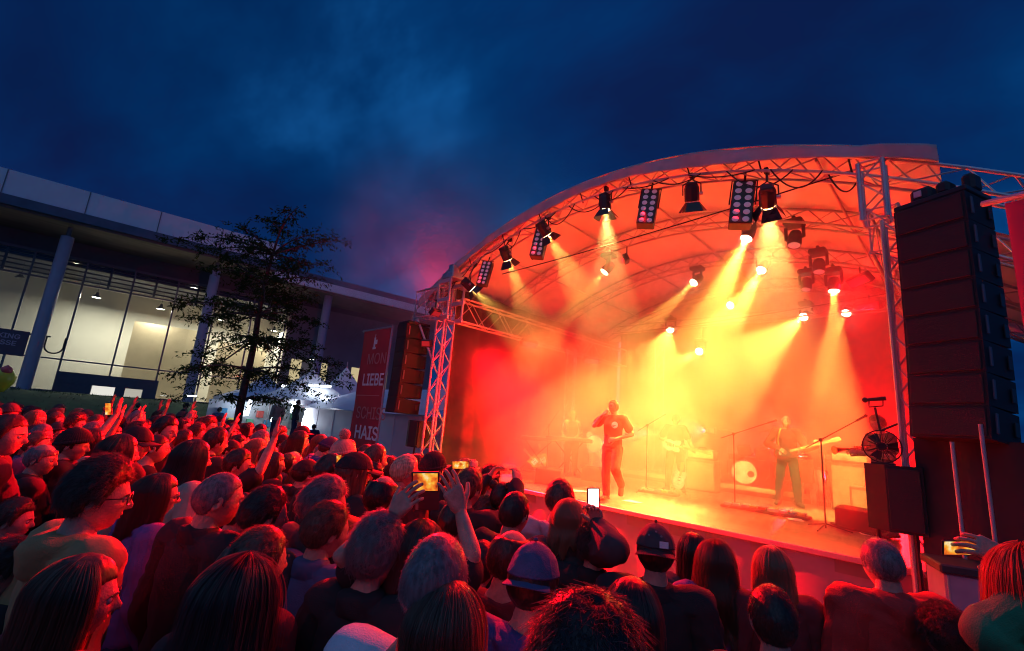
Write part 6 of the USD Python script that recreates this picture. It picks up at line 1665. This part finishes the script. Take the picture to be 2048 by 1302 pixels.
for k in range(9000):
    if len(spots) >= 135: break
    x, y = pr_.uniform(-13.5, -1.6), pr_.uniform(-2.5, 3.3)
    q = pix((x, y, 1.7))
    if q[2] < 2.6 or not (-40 < q[0] < 985): continue
    far = q[2]
    if any((x - a) ** 2 + (y - b) ** 2 < (.33 if far < 5 else .27) ** 2 * 2.0 for a, b in taken): continue
    # keep the near ones from standing before the people placed by hand
    if far < 4.2 and pr_.random() < .35: continue
    taken.append((x, y)); spots.append((x, y, q))
order = sorted(range(len(spots)), key=lambda i: spots[i][2][0])
first = {}
word = 'first second third fourth fifth sixth seventh eighth ninth tenth eleventh twelfth thirteenth fourteenth fifteenth sixteenth seventeenth eighteenth nineteenth twentieth'.split()
count = {}
picks = {}
for n, i in enumerate(order):
    k = int(pr_.integers(0, 12)) if pr_.random() < .965 else int(pr_.integers(12, 15))
    picks[i] = k
tot = {k: sum(1 for v in picks.values() if v == k) for k in range(15)}
for i in order:
    x, y, q = spots[i]; k = picks[i]; count[k] = count.get(k, 0) + 1
    desc, kw = look[k]
    plc = f'{word[count[k] - 1]} such from the left' if tot[k] > 1 else 'at the left'
    lab = f'back row listener with {desc}, {plc}'
    Hh = float(pr_.uniform(1.60, 1.90)); loc = np.array([x, y, 0.0]); yw = face_to(loc, STAGE_C) + pr_.normal(0, .15)
    if k not in first:
        first[k] = (person(lab, loc, Hh, yw, seed=300 + k, fine=True, group='listeners in the back rows', turn=-.1, **kw)[0], Hh)
    else:
        src, h0 = first[k]
        copy_of(src, 'person', lab, 'person', loc, yw, Hh / 1.75, 'listeners in the back rows')
# people by the stalls, seen against the lights
for k, (px, py, dep, lab, kw) in enumerate(((598, 792, 21, 'dark figure standing against the stall lights, tallest by the stall', dict(hair='short', top='jacket', tc='charcoal')), (560, 800, 21, 'figure with a pale jacket by the stall, left of the tallest', dict(hair='short', hc='light', top='jacket', tc='beige')), (440, 815, 22, 'figure in a light blue jacket left of the tree trunk', dict(hair='thick', top='jacket', tc='denim')), (628, 855, 19, 'figure with dark hair before the white marquee', dict(hair='short', top='jacket', tc='navy')), (278, 806, 19, 'dark figure on the edge of the lawn', dict(hair='short', top='hoodie', tc='black')), (372, 806, 19, 'dark hunched figure at the lawn by the second column', dict(hair='cap', extra=(('beanie', 'black'),), top='jacket', tc='black')))):
    q = at(px, py, dep); base = min(max(q[2] - 1.75, 0), .8)
    person(lab, np.array([q[0], q[1], base]), 1.75 if base else max(1.6, min(1.9, q[2])), pr_.uniform(-2, 2), seed=500 + k, group='people by the market stalls', **kw)
yb = on(4, 762, 2, 2.25) if False else at(3, 760, 20)
bl = thing('balloon', 'yellow and pink balloon shapes at the left edge over the crowd', 'balloon')
def big(m): m = m.copy(); m.vertices = m.vertices * 3.6; return m
part(bl, 'skin', moved(big(lathe([(.001, -.15), (.05, -.13), (.11, -.03), (.12, .05), (.08, .12), (.001, .15)], 20)), yb), mat('balloon_yellow', (.65, .62, .04), .3), smooth=True)
part(bl, 'tip', moved(big(lathe([(.001, -.06), (.05, -.03), (.055, .02), (.001, .06)], 16)), yb + vr * .22 + vu * .43), mat('balloon_pink', (.7, .12, .12), .3), smooth=True)
part(bl, 'string', tube(yb - [0, 0, .5], yb - [0, 0, 2.2], .01, 5), M_BLACKM)
